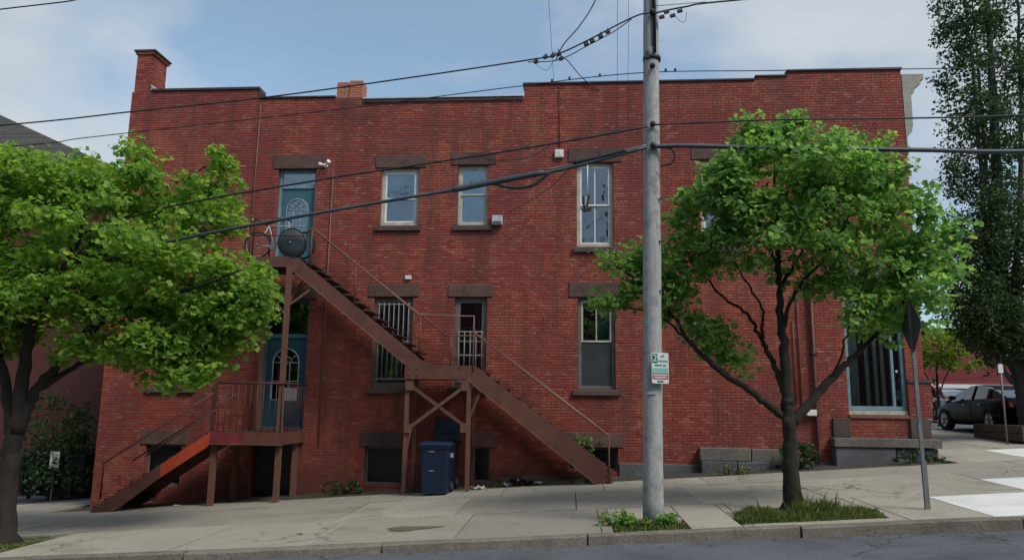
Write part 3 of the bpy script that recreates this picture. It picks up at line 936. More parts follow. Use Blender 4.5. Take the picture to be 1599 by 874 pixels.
# doors with an arched light
def arched_door(key, ztr, name='door', paint='teal', trim='teal_light'):
    x0, x1, z0, z1 = OPEN[key]
    fr = frame_box(MB(), x0 + .004, x1 - .004, z0 + .004, z1 - .004, .07, .12, .22, .03)
    fr.box(x0 + .07, x1 - .07, .115, .22, ztr, ztr + .10)
    d = fr.build(name, trim, B, bevel=.004)
    a, b, c, e = x0 + .075, x1 - .075, z0 + .035, ztr - .004
    cx_, hw = (a + b)/2, (b - a)/2*.66
    zs, ze = c + (e - c)*.30, c + (e - c)*.72      # springing of the arch
    # leaf: strips around the arched opening
    mb = MB()
    mb.box(a, cx_ - hw, .15, .195, c, e)
    mb.box(cx_ + hw, b, .15, .195, c, e)
    mb.box(cx_ - hw, cx_ + hw, .15, .195, c, zs)
    n = 14
    arc = [(cx_ + hw*math.cos(math.pi*k/n), ze + hw*1.05*math.sin(math.pi*k/n)) for k in range(n + 1)]
    for (p, q) in zip(arc, arc[1:]):
        mb.prism_y([(q[0], q[1]), (p[0], p[1]), (p[0], e), (q[0], e)], .15, .195)
    leaf = mb.build('leaf', paint, d)
    # moulding, glazing bars, pane
    mb = MB()
    mb.tube([(cx_ + hw, .147, zs)] + [(x, .147, z) for x, z in arc] + [(cx_ - hw, .147, zs), (cx_ + hw, .147, zs)], .017, 6)
    ic = [(cx_ + hw*.45*math.cos(math.pi*k/n), .150, ze + hw*.45*math.sin(math.pi*k/n)) for k in range(n + 1)]
    mb.tube(ic, .010, 6)
    for ang in (35, 90, 145):
        mb.tube([(cx_ + hw*.45*math.cos(R(ang)), .150, ze + hw*.45*math.sin(R(ang))), (cx_ + hw*math.cos(R(ang)), .150, ze + hw*1.05*math.sin(R(ang)))], .010, 6)
    for fx in (-.33, .33):
        mb.tube([(cx_ + hw*fx, .150, zs), (cx_ + hw*fx, .150, ze)], .010, 6)
    for fz in (.0, .5):
        mb.tube([(cx_ - hw, .1505, ze - (ze - zs)*fz), (cx_ + hw, .1505, ze - (ze - zs)*fz)], .010, 6)
    mb.build('glazing_bar', 'door_bar', d, smooth=True)
    MB().prism_y([(cx_ - hw, zs), (cx_ + hw, zs)] + arc[1:-1], .165, .171).build('pane', 'glass', d)
    MB().box(x0 + .075, x1 - .075, .16, .166, ztr + .10, z1 - .07).build('pane', 'glass', d)
    MB().box(cx_ - hw*1.02, cx_ + hw*1.02, .143, .15, c + .16, zs - .10).build('panel', paint, d, bevel=.006)
    MB().lathe([(.028, 0), (.034, .02), (.02, .05)], (b - .06, .15, c + .95), (0, -1, 0), 12).build('handle', 'galv', d, smooth=True)
    return d, (a, b, c, e, cx_, hw, zs, ze)
d, g = arched_door('door_up', 7.33)
curtain(d, g[4] - g[5], g[4] + g[5], g[6], g[7] + .3, 'curtain_white', 4, .186, .006)
curtain(d, g[0], g[1], 7.45, 7.76, 'curtain_white', 4, .20, .012)
d, g = arched_door('door_low', 3.42, 'door', 'teal_shaded', 'teal')  # lower door's shade is put into its paint
MB().box(g[4] + .02, g[4] + .34, .135, .142, g[6] - .02, g[6] + .30).build('notice', 'curtain_pale', d)

# shop window: teal frame, two lights, tall pale rolls of cloth inside
x0, x1, z0, z1 = OPEN['shop']
sw_ = frame_box(MB(), x0 + .004, x1 - .004, z0 + .10, z1 - .004, .075, .06, .2, .10)
sw_.box(x1 - .30, x1 - .235, .07, .19, z0 + .2, z1 - .079)
shop = sw_.build('shop_window', 'teal_light', B, bevel=.005)
MB().box(x0 + .079, x1 - .30, .12, .128, z0 + .2, z1 - .079).build('pane', 'glass_shop', shop)
MB().box(x1 - .235, x1 - .079, .12, .128, z0 + .2, z1 - .079).build('pane', 'glass_shop', shop)
MB().box(x0 + .004, x1 - .004, .02, .22, z0 + .004, z0 + .097).build('sill_board', 'frame_cream', shop)
curtain(shop, 6.58, 6.82, 1.92, 4.7, 'curtain_shop', 2, .155, .015)
for (a, b, c) in ((6.96, 7.09, 3.9), (7.17, 7.28, 4.2), (7.36, 7.42, 4.6)):
    MB().lathe([(.045, 0), (.05, .02), (.047, c - 1.95), (.02, c - 1.93)], ((a + b)/2, .19, 1.92), (0, 0, 1), 14).build('cloth_roll', 'curtain_shop', shop, smooth=True)
MB().box(7.60, 7.69, .135, .14, 3.28, 3.46).build('sticker', 'curtain_pale', shop)
MB().lathe([(.028, 0), (.028, .006)], (7.68, .115, 2.72), (0, 1, 0), 14).build('sticker', 'frame_white', shop)
MB().box(7.63, 7.74, .135, .14, 2.05, 2.3).build('sticker', 'curtain_pale', shop)
# below the shop window: red apron, stones, ledge, blue stone base
MB().box(6.52, 7.82, .03, .2, 1.19, 1.62).build('apron_panel', 'brick', B)
MB().box(6.50, 7.84, -.04, .2, 1.625, 1.70).build('apron_sill', 'steel_rail', B)
MB().box(6.10, 6.498, -.06, .2, 1.172, 1.62).build('corner_stone', 'sillstone', B, bevel=.015)
MB().box(7.842, 8.30, -.06, .2, 1.172, 1.62).build('corner_stone', 'sillstone', B, bevel=.015)

MB().box(7.835, 8.40, -.08, .3, 2.443, 2.52).build('pier_cap', 'sillstone', B, bevel=.01)
MB().box(6.02, 8.40, -.32, .2, .97, 1.17).build('ledge_stone', 'ledge', B, bevel=.015)
MB().box(6.05, 7.38, -.28, .2, .30, .966).build('base_stone', 'bluestone', B, bevel=.02)
px = 7.40
for k, (a, b, c, d) in enumerate(((7.40, 7.82, .74, .95), (7.84, 8.35, .70, .955), (7.41, 7.66, .50, .73), (7.68, 8.05, .48, .72), (8.07, 8.36, .52, .69), (7.4, 7.9, .28, .48), (7.92, 8.36, .3, .5))):
    MB().box(a, b, -.25 + .05*math.sin(k*2.3), .2, c, d).build('rubble_stone', 'bluestone', B, bevel=.03)
# foundation stones left of the shop, and the old doorway stones
for (a, b, c, d, y, mt) in ((1.14, 2.16, -.1, .50, -.05, 'bluestone'), (2.17, 2.98, -.1, .495, -.045, 'bluestone'), (4.72, 5.28, .0, .50, -.06, 'bluestone'), (5.29, 6.03, .1, .62, -.05, 'bluestone'),
                            (3.0, 4.16, .60, .90, -.22, 'ledge'), (4.18, 4.7, .58, .89, -.20, 'ledge'), (3.02, 3.82, .10, .596, -.30, 'bluestone'), (3.84, 4.68, .10, .592, -.28, 'bluestone'), (4.68, 5.27, .504, .88, -.1, 'ledge')):
    MB().box(a, b, y, .2, c, d).build('foundation_stone', mt, B, bevel=.02)
# small boards of dark stone along the foot of the wall to the west
for k in range(9):
    a = -3.8 + k*.52
    if -.3 < a < 1.1 or a > 1.1: continue
    MB().box(a + .01, a + .5, -.03 - .02*(k % 2), .2, zg(a, 0) - .3, zg(a, 0) + .12 + .04*math.sin(k*1.7)).build('foundation_stone', 'sillstone', B, bevel=.02)

# coping and flashing along the parapet
for (a, b, t, mt, h) in ((-11.28, -8.28, 10.05, 'coping', .07), (-8.25, -6.20, 9.78, 'coping', .05), (-5.46, -1.22, 9.71, 'flashing', .05), (-1.24, 4.66, 10.03, 'coping', .05), (4.67, 5.47, 10.11, 'coping', .05), (5.46, 8.28, 10.23, 'coping', .06)):
    MB().box(a, b, -.04, .40, t + .002, t + h).build('coping', mt, B, bevel=.008)
MB().box(-5.45, -1.22, -.045, -.02, 9.62, 9.665).build('gutter_edge', 'coping', B)
MB().prism_y([(-8.28, 10.052), (-8.10, 9.85), (-8.10, 9.79), (-8.28, 9.79)], -.03, .4).build('coping', 'coping', B)
MB().box(-5.2, -4.25, 1.4, 2.0, 9.6, 9.93).build('roof_hatch', 'flashing', B)
MB().box(-5.25, -4.2, 1.35, 2.05, 9.932, 9.97).build('roof_hatch_lid', 'coping', B)

def brick_stack(name, x0, x1, y0, y1, z0, z1, mat):
    """a chimney laid in bricks on its front and east faces"""
    core = MB().box(x0 + .012, x1 - .012, y0 + .012, y1, z0, z1).build(name, 'mortar', B)
    mb = MB()
    r = 0
    z = z0
    while z + CH - JT <= z1 + .02:
        for (u0, u1, front) in ((x0, x1, True), (y0, y1, False)):
            u = u0 - (0 if (r + (0 if front else 1)) % 2 else (BL + JT)/2)
            while u < u1:
                a, b = max(u, u0), min(u + BL, u1)
                u += BL + JT
                if b - a < .025: continue
                dd = random.gauss(0, .0016)
                if front: mb.box(a, b, y0 + dd, y0 + .05, z, z + CH - JT)
                else: mb.box(x1 - .05, x1 + dd, a + (.055 if a == u0 else 0), b, z, z + CH - JT) if b - a > .07 else None
        z += CH
        r += 1
    o = mb.build('stack_bricks', mat, core)
    o['kind'] = 'stuff'
    return core
ch = brick_stack('chimney', -11.80, -11.36, .005, .72, 10.06, 11.20, 'brick')
MB().box(-11.88, -11.27, -.06, .80, 11.205, 11.25).build('chimney_cap', 'coping', ch)
MB().box(-11.84, -11.31, -.03, .77, 11.13, 11.203).build('chimney_collar', 'brick', ch)
MB().prism_y([(-11.36, 10.12), (-11.12, 10.12), (-11.36, 10.28)], .05, .3).build('chimney_flashing', 'flashing', ch)
brick_stack('pier_plinth', 7.842, 8.36, -.05, .3, 1.625, 2.435, 'brick')
brick_stack('chimney', -6.18, -5.86, .01, .42, 9.785, 10.21, 'brick_orange')
brick_stack('chimney', -5.84, -5.49, .01, .42, 9.785, 10.235, 'brick_orange')

# cornice of the street front, seen in profile at the corner
prof = [(8.27, 8.05), (8.36, 8.10), (8.36, 8.22), (8.30, 8.26), (8.30, 8.45), (8.34, 8.52), (8.42, 8.60), (8.46, 8.78), (8.47, 9.55), (8.54, 9.62), (8.58, 9.78), (8.72, 9.86), (8.72, 9.96), (8.80, 9.98), (8.80, 10.12), (8.27, 10.12)]
MB().prism_y(prof, .02, 13.9).build('cornice', 'cornice', B)
MB().box(8.262, 8.29, -.01, .22, 8.0, 10.1).build('cornice_end', 'cornice', B)

# downpipe and conduits on the wall
mb = MB().tube([(5.74, -.07, 5.6), (5.74, -.07, 1.2), (5.74, -.08, .8), (5.74, -.11, .62)], .045, 10)
dp = mb.build('downpipe', 'steel_dark', B, smooth=True)
for z in (1.7, 3.1, 4.5):
    MB().box(5.68, 5.80, -.13, .0, z - .02, z + .02).build('pipe_clip', 'iron', dp)
MB().tube([(5.42, -.03, 4.9), (5.42, -.03, 1.9)], .016, 6).build('conduit', 'steel_brown', B, smooth=True)
MB().tube([(5.30, -.03, 3.9), (5.30, -.03, 1.9)], .014, 6).build('conduit', 'steel_brown', B, smooth=True)
MB().tube([(-6.15, -.03, 7.7), (-6.15, -.03, 3.9), (-6.15, -.03, .8)], .014, 6).build('conduit', 'steel_rail', B, smooth=True)
MB().tube([(-8.22, -.03, 9.6), (-8.24, -.03, 5.2)], .012, 6).build('conduit', 'steel_rail', B, smooth=True)
MB().tube([(-.29, -.02, 8.24), (-.29, -.02, 10.0)], .009, 6).build('conduit', 'wire', B, smooth=True)
MB().box(-4.15, -4.0, -.05, .01, 4.90, 5.0).build('wall_outlet', 'box_white', B, bevel=.005)

tag(MB().box(5.50, 5.72, -.14, -.005, 1.66, 1.80).build('meter_box', 'box_white', None, bevel=.01), 'small white box low on the brick wall behind the maple trunk', 'box')
bx = thing('junction_box', 'small square white box high on the wall beside the stone lintel', 'box', (-.29, 0, 8.03))
MB().box(-.40, -.18, -.09, -.004, 8.03, 8.24).build('body', 'box_white', bx, bevel=.01)
MB().box(-.36, -.22, -.098, -.091, 8.06, 8.21).build('cover', 'frame_white', bx)
MB().box(-.297, -.283, -.104, -.099, 8.09, 8.19).build('slot', 'box_grey', bx)
bx = thing('vent_box', 'pale grey box on the wall right of the curtained upper window', 'box', (-1.84, 0, 6.27))
MB().prism_x([(-.005, 6.28), (-.005, 6.55), (-.10, 6.53), (-.16, 6.30), (-.16, 6.28)], -1.97, -1.71).build('hood', 'box_grey', bx)
for z in (6.30, 6.34):
    MB().box(-1.95, -1.73, -.175, -.155, z, z + .015).build('louvre', 'galv', bx)
lp = thing('wall_light', 'white twin-head security light right of the upper teal door', 'light fixture', (-6.36, 0, 7.85))
MB().lathe([(.06, 0), (.06, .03), (.03, .04)], (-6.36, -.002, 7.90), (0, -1, 0), 14).build('base', 'frame_white', lp, smooth=True)
for s in (-1, 1):
    MB().lathe([(.02, 0), (.03, .06), (.055, .16), (.05, .17)], (-6.36 + s*.02, -.05, 7.91), (s*.75, -.8, .45 if s > 0 else -.1), 12).build('lamp_head', 'frame_white', lp, smooth=True)

# ------------------------------------------------------------------ steel stair
S = thing('outside_stair', 'brown steel stair climbing the brick wall to the upper teal door', 'stair', (.9, -1.0, .1))
YF, YB = -1.30, -.30
def stringer(pts, y0, y1, name, mat='steel_brown'):
    mb = MB().prism_y(pts, y0, y1)
    return mb.build(name, mat, S)
# two flights: lower edge / upper edge lines
for (yy, nm) in ((YF, 'front'), (YB, 'rear')):
    y0, y1 = yy, yy + .05
    stringer([(-6.70, 4.99), (-3.76, 2.69), (-3.27, 2.69), (-6.45, 5.18), (-6.70, 5.18)], y0, y1, 'stringer')
    stringer([(-2.36, 2.38), (.56, .12), (.92, .12), (.92, .40), (-2.18, 2.69), (-2.36, 2.69)], y0, y1, 'stringer')
    stringer([(-7.62, 4.99), (-6.705, 4.99), (-6.705, 5.235), (-7.62, 5.235)], y0, y1, 'landing_beam')
    stringer([(-3.76, 2.39), (-2.365, 2.39), (-2.365, 2.688), (-3.76, 2.688)], y0, y1, 'landing_beam')
# flanges of the channels along their lower edge, in the paler rail paint
for (a, b) in (((-6.70, 4.985), (-3.76, 2.685)), ((-2.36, 2.375), (.56, .115))):
    MB().bar((a[0], YF - .02, a[1]), (b[0], YF - .02, b[1]), .07, .012).build('flange', 'steel_rail', S)
for (a, b, z) in ((-7.62, -6.70, 4.985), (-3.76, -2.36, 2.385)):
    MB().bar((a, YF - .02, z), (b, YF - .02, z), .07, .012).build('flange', 'steel_rail', S)
MB().box(-7.62, -6.45, YF + .052, YB - .002, 5.18, 5.23).build('landing_deck', 'tread', S)
MB().box(-3.76, -2.2, YF + .052, YB - .002, 2.64, 2.685).build('landing_deck', 'tread', S)
MB().box(-3.80, -3.762, YF, YB + .05, 2.40, 2.68).build('end_beam', 'steel_brown', S)
MB().box(-7.66, -7.622, YF, YB + .05, 5.0, 5.23).build('end_beam', 'steel_brown', S)
for k in range(12):
    x = -6.42 + .2455*k
    z = 5.22 - .188*(k + 1) + .06
    MB().box(x, x + .26, YF + .052, YB - .002, z - .03, z).build('tread', 'tread', S)
for k in range(12):
    x = -2.17 + .2455*k
    z = 2.68 - .184*(k + 1) + .06
    MB().box(x, x + .26, YF + .052, YB - .002, z - .03, z).build('tread', 'tread', S)
def rail(pts, r=.022, mat='steel_rail', name='handrail'):
    return MB().tube(pts, r, 8).build(name, mat, S, smooth=True)
rail([(-6.16, YF, 5.93), (-3.50, YF, 3.84), (-2.22, YF, 3.82), (-2.22, YF, 2.55)])
rail([(-2.22, YF, 3.45), (.84, YF, 1.17), (.84, YF, .14)])
rail([(-3.47, YF, 3.84), (-3.47, YF, 2.9)], .018, 'steel_brown', 'rail_post')
rail([(-5.05, YF, 5.03), (-5.05, YF, 4.08)], .018, 'steel_brown', 'rail_post')
rail([(-6.16, YF, 5.93), (-6.16, YF, 4.95)], .02, 'steel_brown', 'rail_post')
rail([(-6.35, YB, 6.02), (-3.0, YB, 3.46), (-2.15, YB, 3.46)], .020, 'steel_brown')
rail([(-2.9, YB, 3.46), (-2.9, YB, 2.6)], .018, 'steel_brown', 'rail_post')
rail([(-2.15, YB, 3.46), (-2.15, YB, 2.5)], .018, 'steel_brown', 'rail_post')
rail([(-2.15, YB, 3.45), (.9, YB, 1.15), (.9, YB, .2)], .016, 'steel_brown')
# landing guard at the top
rail([(-7.6, YF, 5.2), (-7.6, YF, 6.18), (-6.65, YF, 6.18)], .02, 'steel_dark', 'guard_rail')
rail([(-7.6, YF, 5.75), (-6.2, YF, 5.75)], .016, 'steel_dark', 'guard_rail')
rail([(-7.6, YB, 5.2), (-7.6, YB, 6.18), (-7.6, YF, 6.18)], .02, 'steel_dark', 'guard_rail')
# legs, cross braces, gusset plates
for (x, y) in ((-3.72, YF + .02), (-2.30, YF + .02), (-3.72, YB), (-2.30, YB)):
    z0 = zg(x, y)
    MB().box(x - .045, x + .045, y - .045, y + .045, z0 - .05, 2.39).build('leg', 'steel_brown' if y > -1 else 'woodpost', S)
MB().bar((-3.66, YF - .03, 2.24), (-2.32, YF - .03, 1.30), .02, .075).build('brace', 'steel_brown', S)
MB().bar((-2.36, YF - .055, 2.24), (-3.68, YF - .055, 1.25), .02, .075).build('brace', 'woodpost', S)
for (x, z, s) in ((-3.66, 2.22, 1), (-2.38, 2.22, -1), (-3.66, 1.27, 1), (-2.38, 1.30, -1)):
    MB().box(x - .09, x + .09, YF - .075, YF - .068, z - .10, z + .10).build('gusset', 'woodpost', S)
MB().bar((-2.26, YF, 1.55), (-2.02, YF, 2.16), .03, .05).build('brace', 'steel_brown', S)
MB().bar((-3.72, YF, .55), (-3.72, YB, 1.7), .03, .05).build('brace', 'steel_brown', S)
MB().bar((-2.30, YF, 1.7), (-2.30, YB, .55), .03, .05).build('brace', 'steel_brown', S)
for (x, z) in [(-3.7 + .1*k, 2.62) for k in (0, 2)] + [(-3.7 + .1*k, 2.46) for k in (0, 2)] + [(-2.48, 2.62), (-2.48, 2.46), (-2.25, 2.5), (-3.4, 2.95), (-6.6, 5.10), (-6.4, 4.95), (-7.4, 5.1), (.8, .32), (.8, .2)]:
    MB().lathe([(.018, 0), (.018, .012), (.009, .02)], (x, YF, z), (0, -1, 0), 6).build('bolt', 'steel_brown', S)
# tall posts carrying the upper landing
for (x, y) in ((-6.62, -1.40), (-7.6, YB)):
    MB().box(x - .055, x + .055, y - .05, y + .05, 1.14, 4.985).build('post', 'woodpost', S)
MB().bar((-6.60, -1.38, 4.05), (-6.02, -1.28, 4.52), .04, .05).build('brace', 'woodpost', S)
MB().bar((-6.64, -1.38, 3.85), (-7.3, -1.28, 4.4), .04, .07).build('brace', 'woodpost', S)
MB().bar((-6.62, -1.35, 4.1), (-6.62, YB, 4.95), .04, .05).build('brace', 'steel_brown', S)
MB().bar((-7.5, YB, 4.1), (-6.4, YB, 4.9), .03, .05).build('brace', 'steel_brown', S)

# ------------------------------------------------------------------ low porch and its stair
P = thing('porch_stair', 'dark maroon porch and stair with orange-red stringer patch by the lower door', 'stair', (-8.2, -1.0, -.5))
PF = -1.50
mb = MB()
MB().box(-8.20, -7.42, PF, PF + .05, .86, 1.135).build('porch_beam', 'steel_crimson', P)
MB().box(-7.42, -6.50, PF - .002, PF + .05, .86, 1.135).build('porch_beam', 'steel_brown', P)
MB().box(-6.55, -6.50, PF + .051, -.03, .86, 1.135).build('porch_beam', 'steel_brown', P)
MB().box(-8.20, -8.15, PF + .051, -.03, .86, 1.135).build('porch_beam', 'steel_brown', P)
MB().bar((-8.2, PF - .02, .855), (-6.49, PF - .02, .855), .07, .012).build('flange', 'steel_rail', P)
for k in range(10):
    a = -8.14 + .158*k
    MB().box(a, a + .15, PF + .052, -.032, 1.08, 1.13).build('deck_board', 'tread', P)
for (x, y) in ((-8.14, -1.36), (-6.62, -1.36), (-8.1, -.3), (-6.62, -.3)):
    MB().box(x - .06, x + .06, y - .05, y + .05, zg(x, y) - .06, .86).build('leg', 'woodpost', P)
# stair: stringers slope down to the west
def line(x):   # upper edge of the stringer
    return 1.12 + (x + 8.2)*.665
for y in (PF, -.45):
    MB().prism_y([(-9.30, line(-9.30) - .30), (-8.2, line(-8.2) - .30), (-8.2, line(-8.2)), (-9.30, line(-9.30))], y, y + .05).build('stringer', 'steel_orange' if y == PF else 'steel_brown', P)
    zb = zg(-10.7, y)
    MB().prism_y([(-10.86, zb), (-10.35, zb), (-9.302, line(-9.302) - .30), (-9.302, line(-9.302)), (-10.80, line(-10.80)), (-10.86, line(-10.86))], y, y + .05).build('stringer', 'steel_brown', P)
for k in range(9):
    x = -8.45 - .285*k
    z = line(x) - .02
    if z > zg(x, -1) + .04:
        MB().box(x - .14, x + .14, PF + .052, -.452, z - .03, z).build('tread', 'tread', P)
        MB().box(x + .125, x + .14, PF + .053, -.453, z, z + .155).build('riser', 'tread', P)
def prail(pts, r=.02, name='handrail'):
    return MB().tube(pts, r, 8).build(name, 'steel_dark', P, smooth=True)
prail([(-10.66, PF, -.4), (-10.66, PF, .39), (-8.18, PF, 2.00)])
prail([(-9.7, PF, .55), (-8.1, PF, 1.62)], .016, 'lower_rail')
prail([(-10.6, -.45, .37), (-8.1, -.45, 2.0)])
MB().box(-8.22, -8.13, PF + .0, PF + .07, 1.136, 2.35).build('newel', 'steel_dark', P)
prail([(-8.18, PF + .03, 2.24), (-6.55, PF + .03, 2.24)], .02, 'guard_rail')
prail([(-6.53, PF + .03, 2.24), (-6.53, -.05, 2.24)], .02, 'guard_rail')
for k in range(11):
    x = -8.05 + .148*k
    prail([(x, PF + .03, 1.13), (x, PF + .03, 2.23)], .009, 'baluster')
for k in range(8):
    y = PF + .2 + .155*k
    prail([(-6.53, y, 1.13), (-6.53, y, 2.23)], .009, 'baluster')

# things on the upper landing
def bicycle(name, label, c, tilt):
    t = thing(name, label, 'bicycle', c)
    x, y, z = c
    ra, fa = (x - .50, y, z + .34), (x + .38, y + .03, z + .34)
    for a in (ra, fa):
        wv = MB().torus(a, (0, 1, 0), .315, .024, 32, 8).build('wheel', 'rubber', t, smooth=True)
        MB().torus(a, (0, 1, 0), .288, .010, 32, 6).build('rim', 'rim', wv, smooth=True)
        sp = MB()
        for k in range(14):
            an = 2*math.pi*k/14
            sp.tube([(a[0], a[1] + (.02 if k % 2 else -.02), a[2]), (a[0] + .288*math.cos(an), a[1], a[2] + .288*math.sin(an))], .0022, 4)
        sp.build('spoke', 'galv', wv)
        MB().lathe([(.02, -.04), (.02, .04)], a, (0, 1, 0), 10).build('hub', 'galv', wv, smooth=True)
    bb, st, hd = (x - .10, y, z + .30), (x - .24, y, z + .82), (x + .26, y, z + .80)
    for a, b in ((bb, st), (bb, (x + .28, y, z + .72)), (st, hd), (bb, ra), (st, ra)):
        MB().tube([a, b], .017, 8).build('frame_tube', 'box_grey', t, smooth=True)
    MB().tube([(x + .24, y, z + .92), hd, (x + .30, y, z + .66), fa], .015, 8).build('fork', 'box_grey', t, smooth=True)
    MB().tube([(x + .20, y - .26, z + .96), (x + .26, y - .1, z + .98), (x + .24, y, z + .94), (x + .26, y + .1, z + .98), (x + .20, y + .26, z + .96)], .013, 8).build('handlebar', 'iron', t, smooth=True)
    MB().hexa([(x - .36, y - .07, z + .86), (x - .12, y - .02, z + .88), (x - .12, y + .02, z + .88), (x - .36, y + .07, z + .86),
               (x - .36, y - .06, z + .92), (x - .12, y - .015, z + .91), (x - .12, y + .015, z + .91), (x - .36, y + .06, z + .92)]).build('saddle', 'rubber', t, bevel=.015)
    MB().lathe([(.09, -.004), (.09, .004)], (bb[0], y - .04, bb[2]), (0, 1, 0), 18).build('chainring', 'galv', t)
    return t
bicycle('bicycle', 'pale framed bicycle parked on the upper stair landing', (-7.10, -1.02, 5.235), 0)
dt = thing('round_disc', 'round dark grey disc leaning on the guard rail of upper landing', 'disc', (-6.68, -1.2, 5.235))
MB().lathe([(.02, -.06), (.16, -.052), (.27, -.03), (.33, .0), (.345, .012), (.33, .02)], (-6.70, -1.17, 5.60), (.05, 1, .12), 32).build('disc', 'box_grey' if False else 'wire_grey', dt, smooth=True)
MB().torus((-6.70, -1.17, 5.60), (.05, 1, .12), .345, .012, 36, 6).build('rim', 'iron', dt, smooth=True)
MB().lathe([(.03, -.10), (.028, -.075), (.012, -.05)], (-6.70, -1.17, 5.60), (.05, 1, .12), 12).build('knob', 'galv', dt, smooth=True)
ty = thing('loose_wheel', 'loose black tyre standing beside the dark disc on upper landing', 'tyre', (-6.45, -1.12, 5.25))
MB().torus((-6.47, -.95, 5.58), (.35, 1, .1), .315, .026, 32, 8).build('tyre', 'rubber', ty, smooth=True)

# ------------------------------------------------------------------ wheeled carts
def cart(label, c, w, d, h, mat, open_lid, marks):
    x, y, z = c
    t = thing('wheeled_cart', label, 'bin', (x, y, z))
    wb, db = w*.80, d*.78
    def ring(ww, dd, zz, r=.06):
        pts = []
        for (sx, sy, a0) in ((1, 1, 0), (-1, 1, 90), (-1, -1, 180), (1, -1, 270)):
            for k in range(4):
                a = R(a0 + 30*k)
                pts.append((x + sx*(ww/2 - r) + r*math.cos(a), y + sy*(dd/2 - r) + r*math.sin(a), zz))
        return pts
    lev = [ring(wb, db, z + .03), ring(wb*1.0, db, z + .10), ring(w*.93, d*.93, z + h*.80), ring(w*.95, d*.95, z + h*.88), ring(w*1.02, d*1.02, z + h*.885), ring(w*1.02, d*1.02, z + h*.93)]
    mb = MB()
    pts = [p for l in lev for p in l]
    n = 16
    fs = [(i*n + k, i*n + (k + 1) % n, (i + 1)*n + (k + 1) % n, (i + 1)*n + k) for i in range(len(lev) - 1) for k in range(n)]
    fs += [tuple(range(n - 1, -1, -1)), tuple((len(lev) - 1)*n + k for k in range(n))]
    mb.add(pts, fs)
    body = mb.build('body', mat, t, smooth=False, bevel=.006)
    if not open_lid:
        l2 = [ring(w*1.05, d*1.05, z + h*.932), ring(w*1.05, d*1.05, z + h*.955), ring(w*.92, d*.9, z + h*.995), ring(w*.6, d*.5, z + h)]
        mb = MB()
        mb.add([p for l in l2 for p in l], [(i*n + k, i*n + (k + 1) % n, (i + 1)*n + (k + 1) % n, (i + 1)*n + k) for i in range(3) for k in range(n)] + [tuple(range(n - 1, -1, -1)), tuple(3*n + k for k in range(n))])
        mb.build('lid', mat, t, bevel=.006)
    else:
        yb = y + d*.55
        zt = z + h*.93
        MB().hexa([(x - w*.5, yb, zt), (x + w*.5, yb, zt), (x + w*.5, yb + .05, zt), (x - w*.5, yb + .05, zt),
                   (x - w*.46, yb + .10, zt + d*.95), (x + w*.46, yb + .10, zt + d*.95), (x + w*.46, yb + .15, zt + d*.95), (x - w*.46, yb + .15, zt + d*.95)]).build('lid', mat, t, bevel=.03)
        MB().box(x - w*.22, x + w*.22, yb + .02, yb + .06, zt + d*.35, zt + d*.42).build('lid_rib', mat, t)
    MB().tube([(x - w*.36, y + d*.56, z + h*.90), (x + w*.36, y + d*.56, z + h*.90)], .016, 8).build('handle', mat, t, smooth=True)
    for s in (-1, 1):
        wh = MB().lathe([(.04, -.03), (.12, -.03), (.13, -.015), (.13, .015), (.12, .03), (.04, .03)], (x + s*w*.43, y + d*.36, z + .13), (1, 0, 0), 20).build('wheel', 'rubber', t, smooth=True)
        MB().lathe([(.05, -.034), (.05, .034)], (x + s*w*.43, y + d*.36, z + .13), (1, 0, 0), 12).build('hub', 'galv', wh)
    for (mx_, mz, mw, mh) in marks:
        yy = y - d/2*(.78 + .16*(mz/h)) - .006
        MB().box(x + mx_ - mw/2, x + mx_ + mw/2, yy - .004, yy, z + mz - mh/2, z + mz + mh/2).build('mark', 'white_mark', t)
    return t
cart('closed blue wheeled cart standing between the stair legs', (-2.97, -1.45, zg(-2.97, -1.45) + .005), .70, .72, 1.13, 'bin_blue', False, [(-.06, .93, .13, .014), (-.05, .52, .11, .014)])
cart('dark navy wheeled cart with raised lid behind the blue cart', (-2.95, -.62, zg(-2.95, -.6) + .005), .66, .60, 1.14, 'bin_dark', True, [])
tag(MB().box(-2.635, -2.58, -1.62, -1.55, .66, .75).build('paper_tag', 'white_mark', None), 'tiny white tag stuck on the side of the blue cart', 'tag')

# ------------------------------------------------------------------ utility pole, sign, wires
U = thing('utility_pole', 'tall grey weathered wooden utility pole at the kerb', 'pole', (1.25, -6.45, .02))
pts, rr = [], []
for k in range(24):
    z = -.1 + 11.6*k/23
    pts.append((1.25 + .013*z, -6.45, z))
    rr.append(.158 - .0038*z + .003*math.sin(k*1.7))
MB().tube(pts, rr, 24).build('shaft', 'pole', U, smooth=True)
MB().tube([(1.40, -6.60, 7.6), (1.41, -6.61, 9.0), (1.42, -6.61, 11.3)], .022, 8).build('riser', 'iron', U, smooth=True)
MB().box(1.355, 1.39, -6.60, -6.57, 7.75, 11.2).build('riser_cover', 'iron', U)
MB().lathe([(.142, -.03), (.15, -.03), (.15, .03), (.142, .03)], (1.36, -6.45, 7.55), (0, 0, 1), 24).build('pole_band', 'iron', U, smooth=True)
MB().box(1.24, 1.30, -6.64, -6.58, 7.5, 7.62).build('band_bolt', 'iron', U)
for (z, a) in ((5.97, 0), (6.33, 25), (7.34, 0), (8.3, 10)):
    MB().lathe([(.03, 0), (.045, .03), (.03, .06), (.045, .09), (.02, .11)], (1.25 + .013*z + .0, -6.60, z), (0, -1, 0), 12).build('insulator', 'iron', U, smooth=True)
for z in (2.2, 3.6, 4.4, 5.1):
    MB().box(1.25 + .013*z + .10, 1.25 + .013*z + .16, -6.57, -6.53, z, z + .012).build('step_spike', 'iron', U)
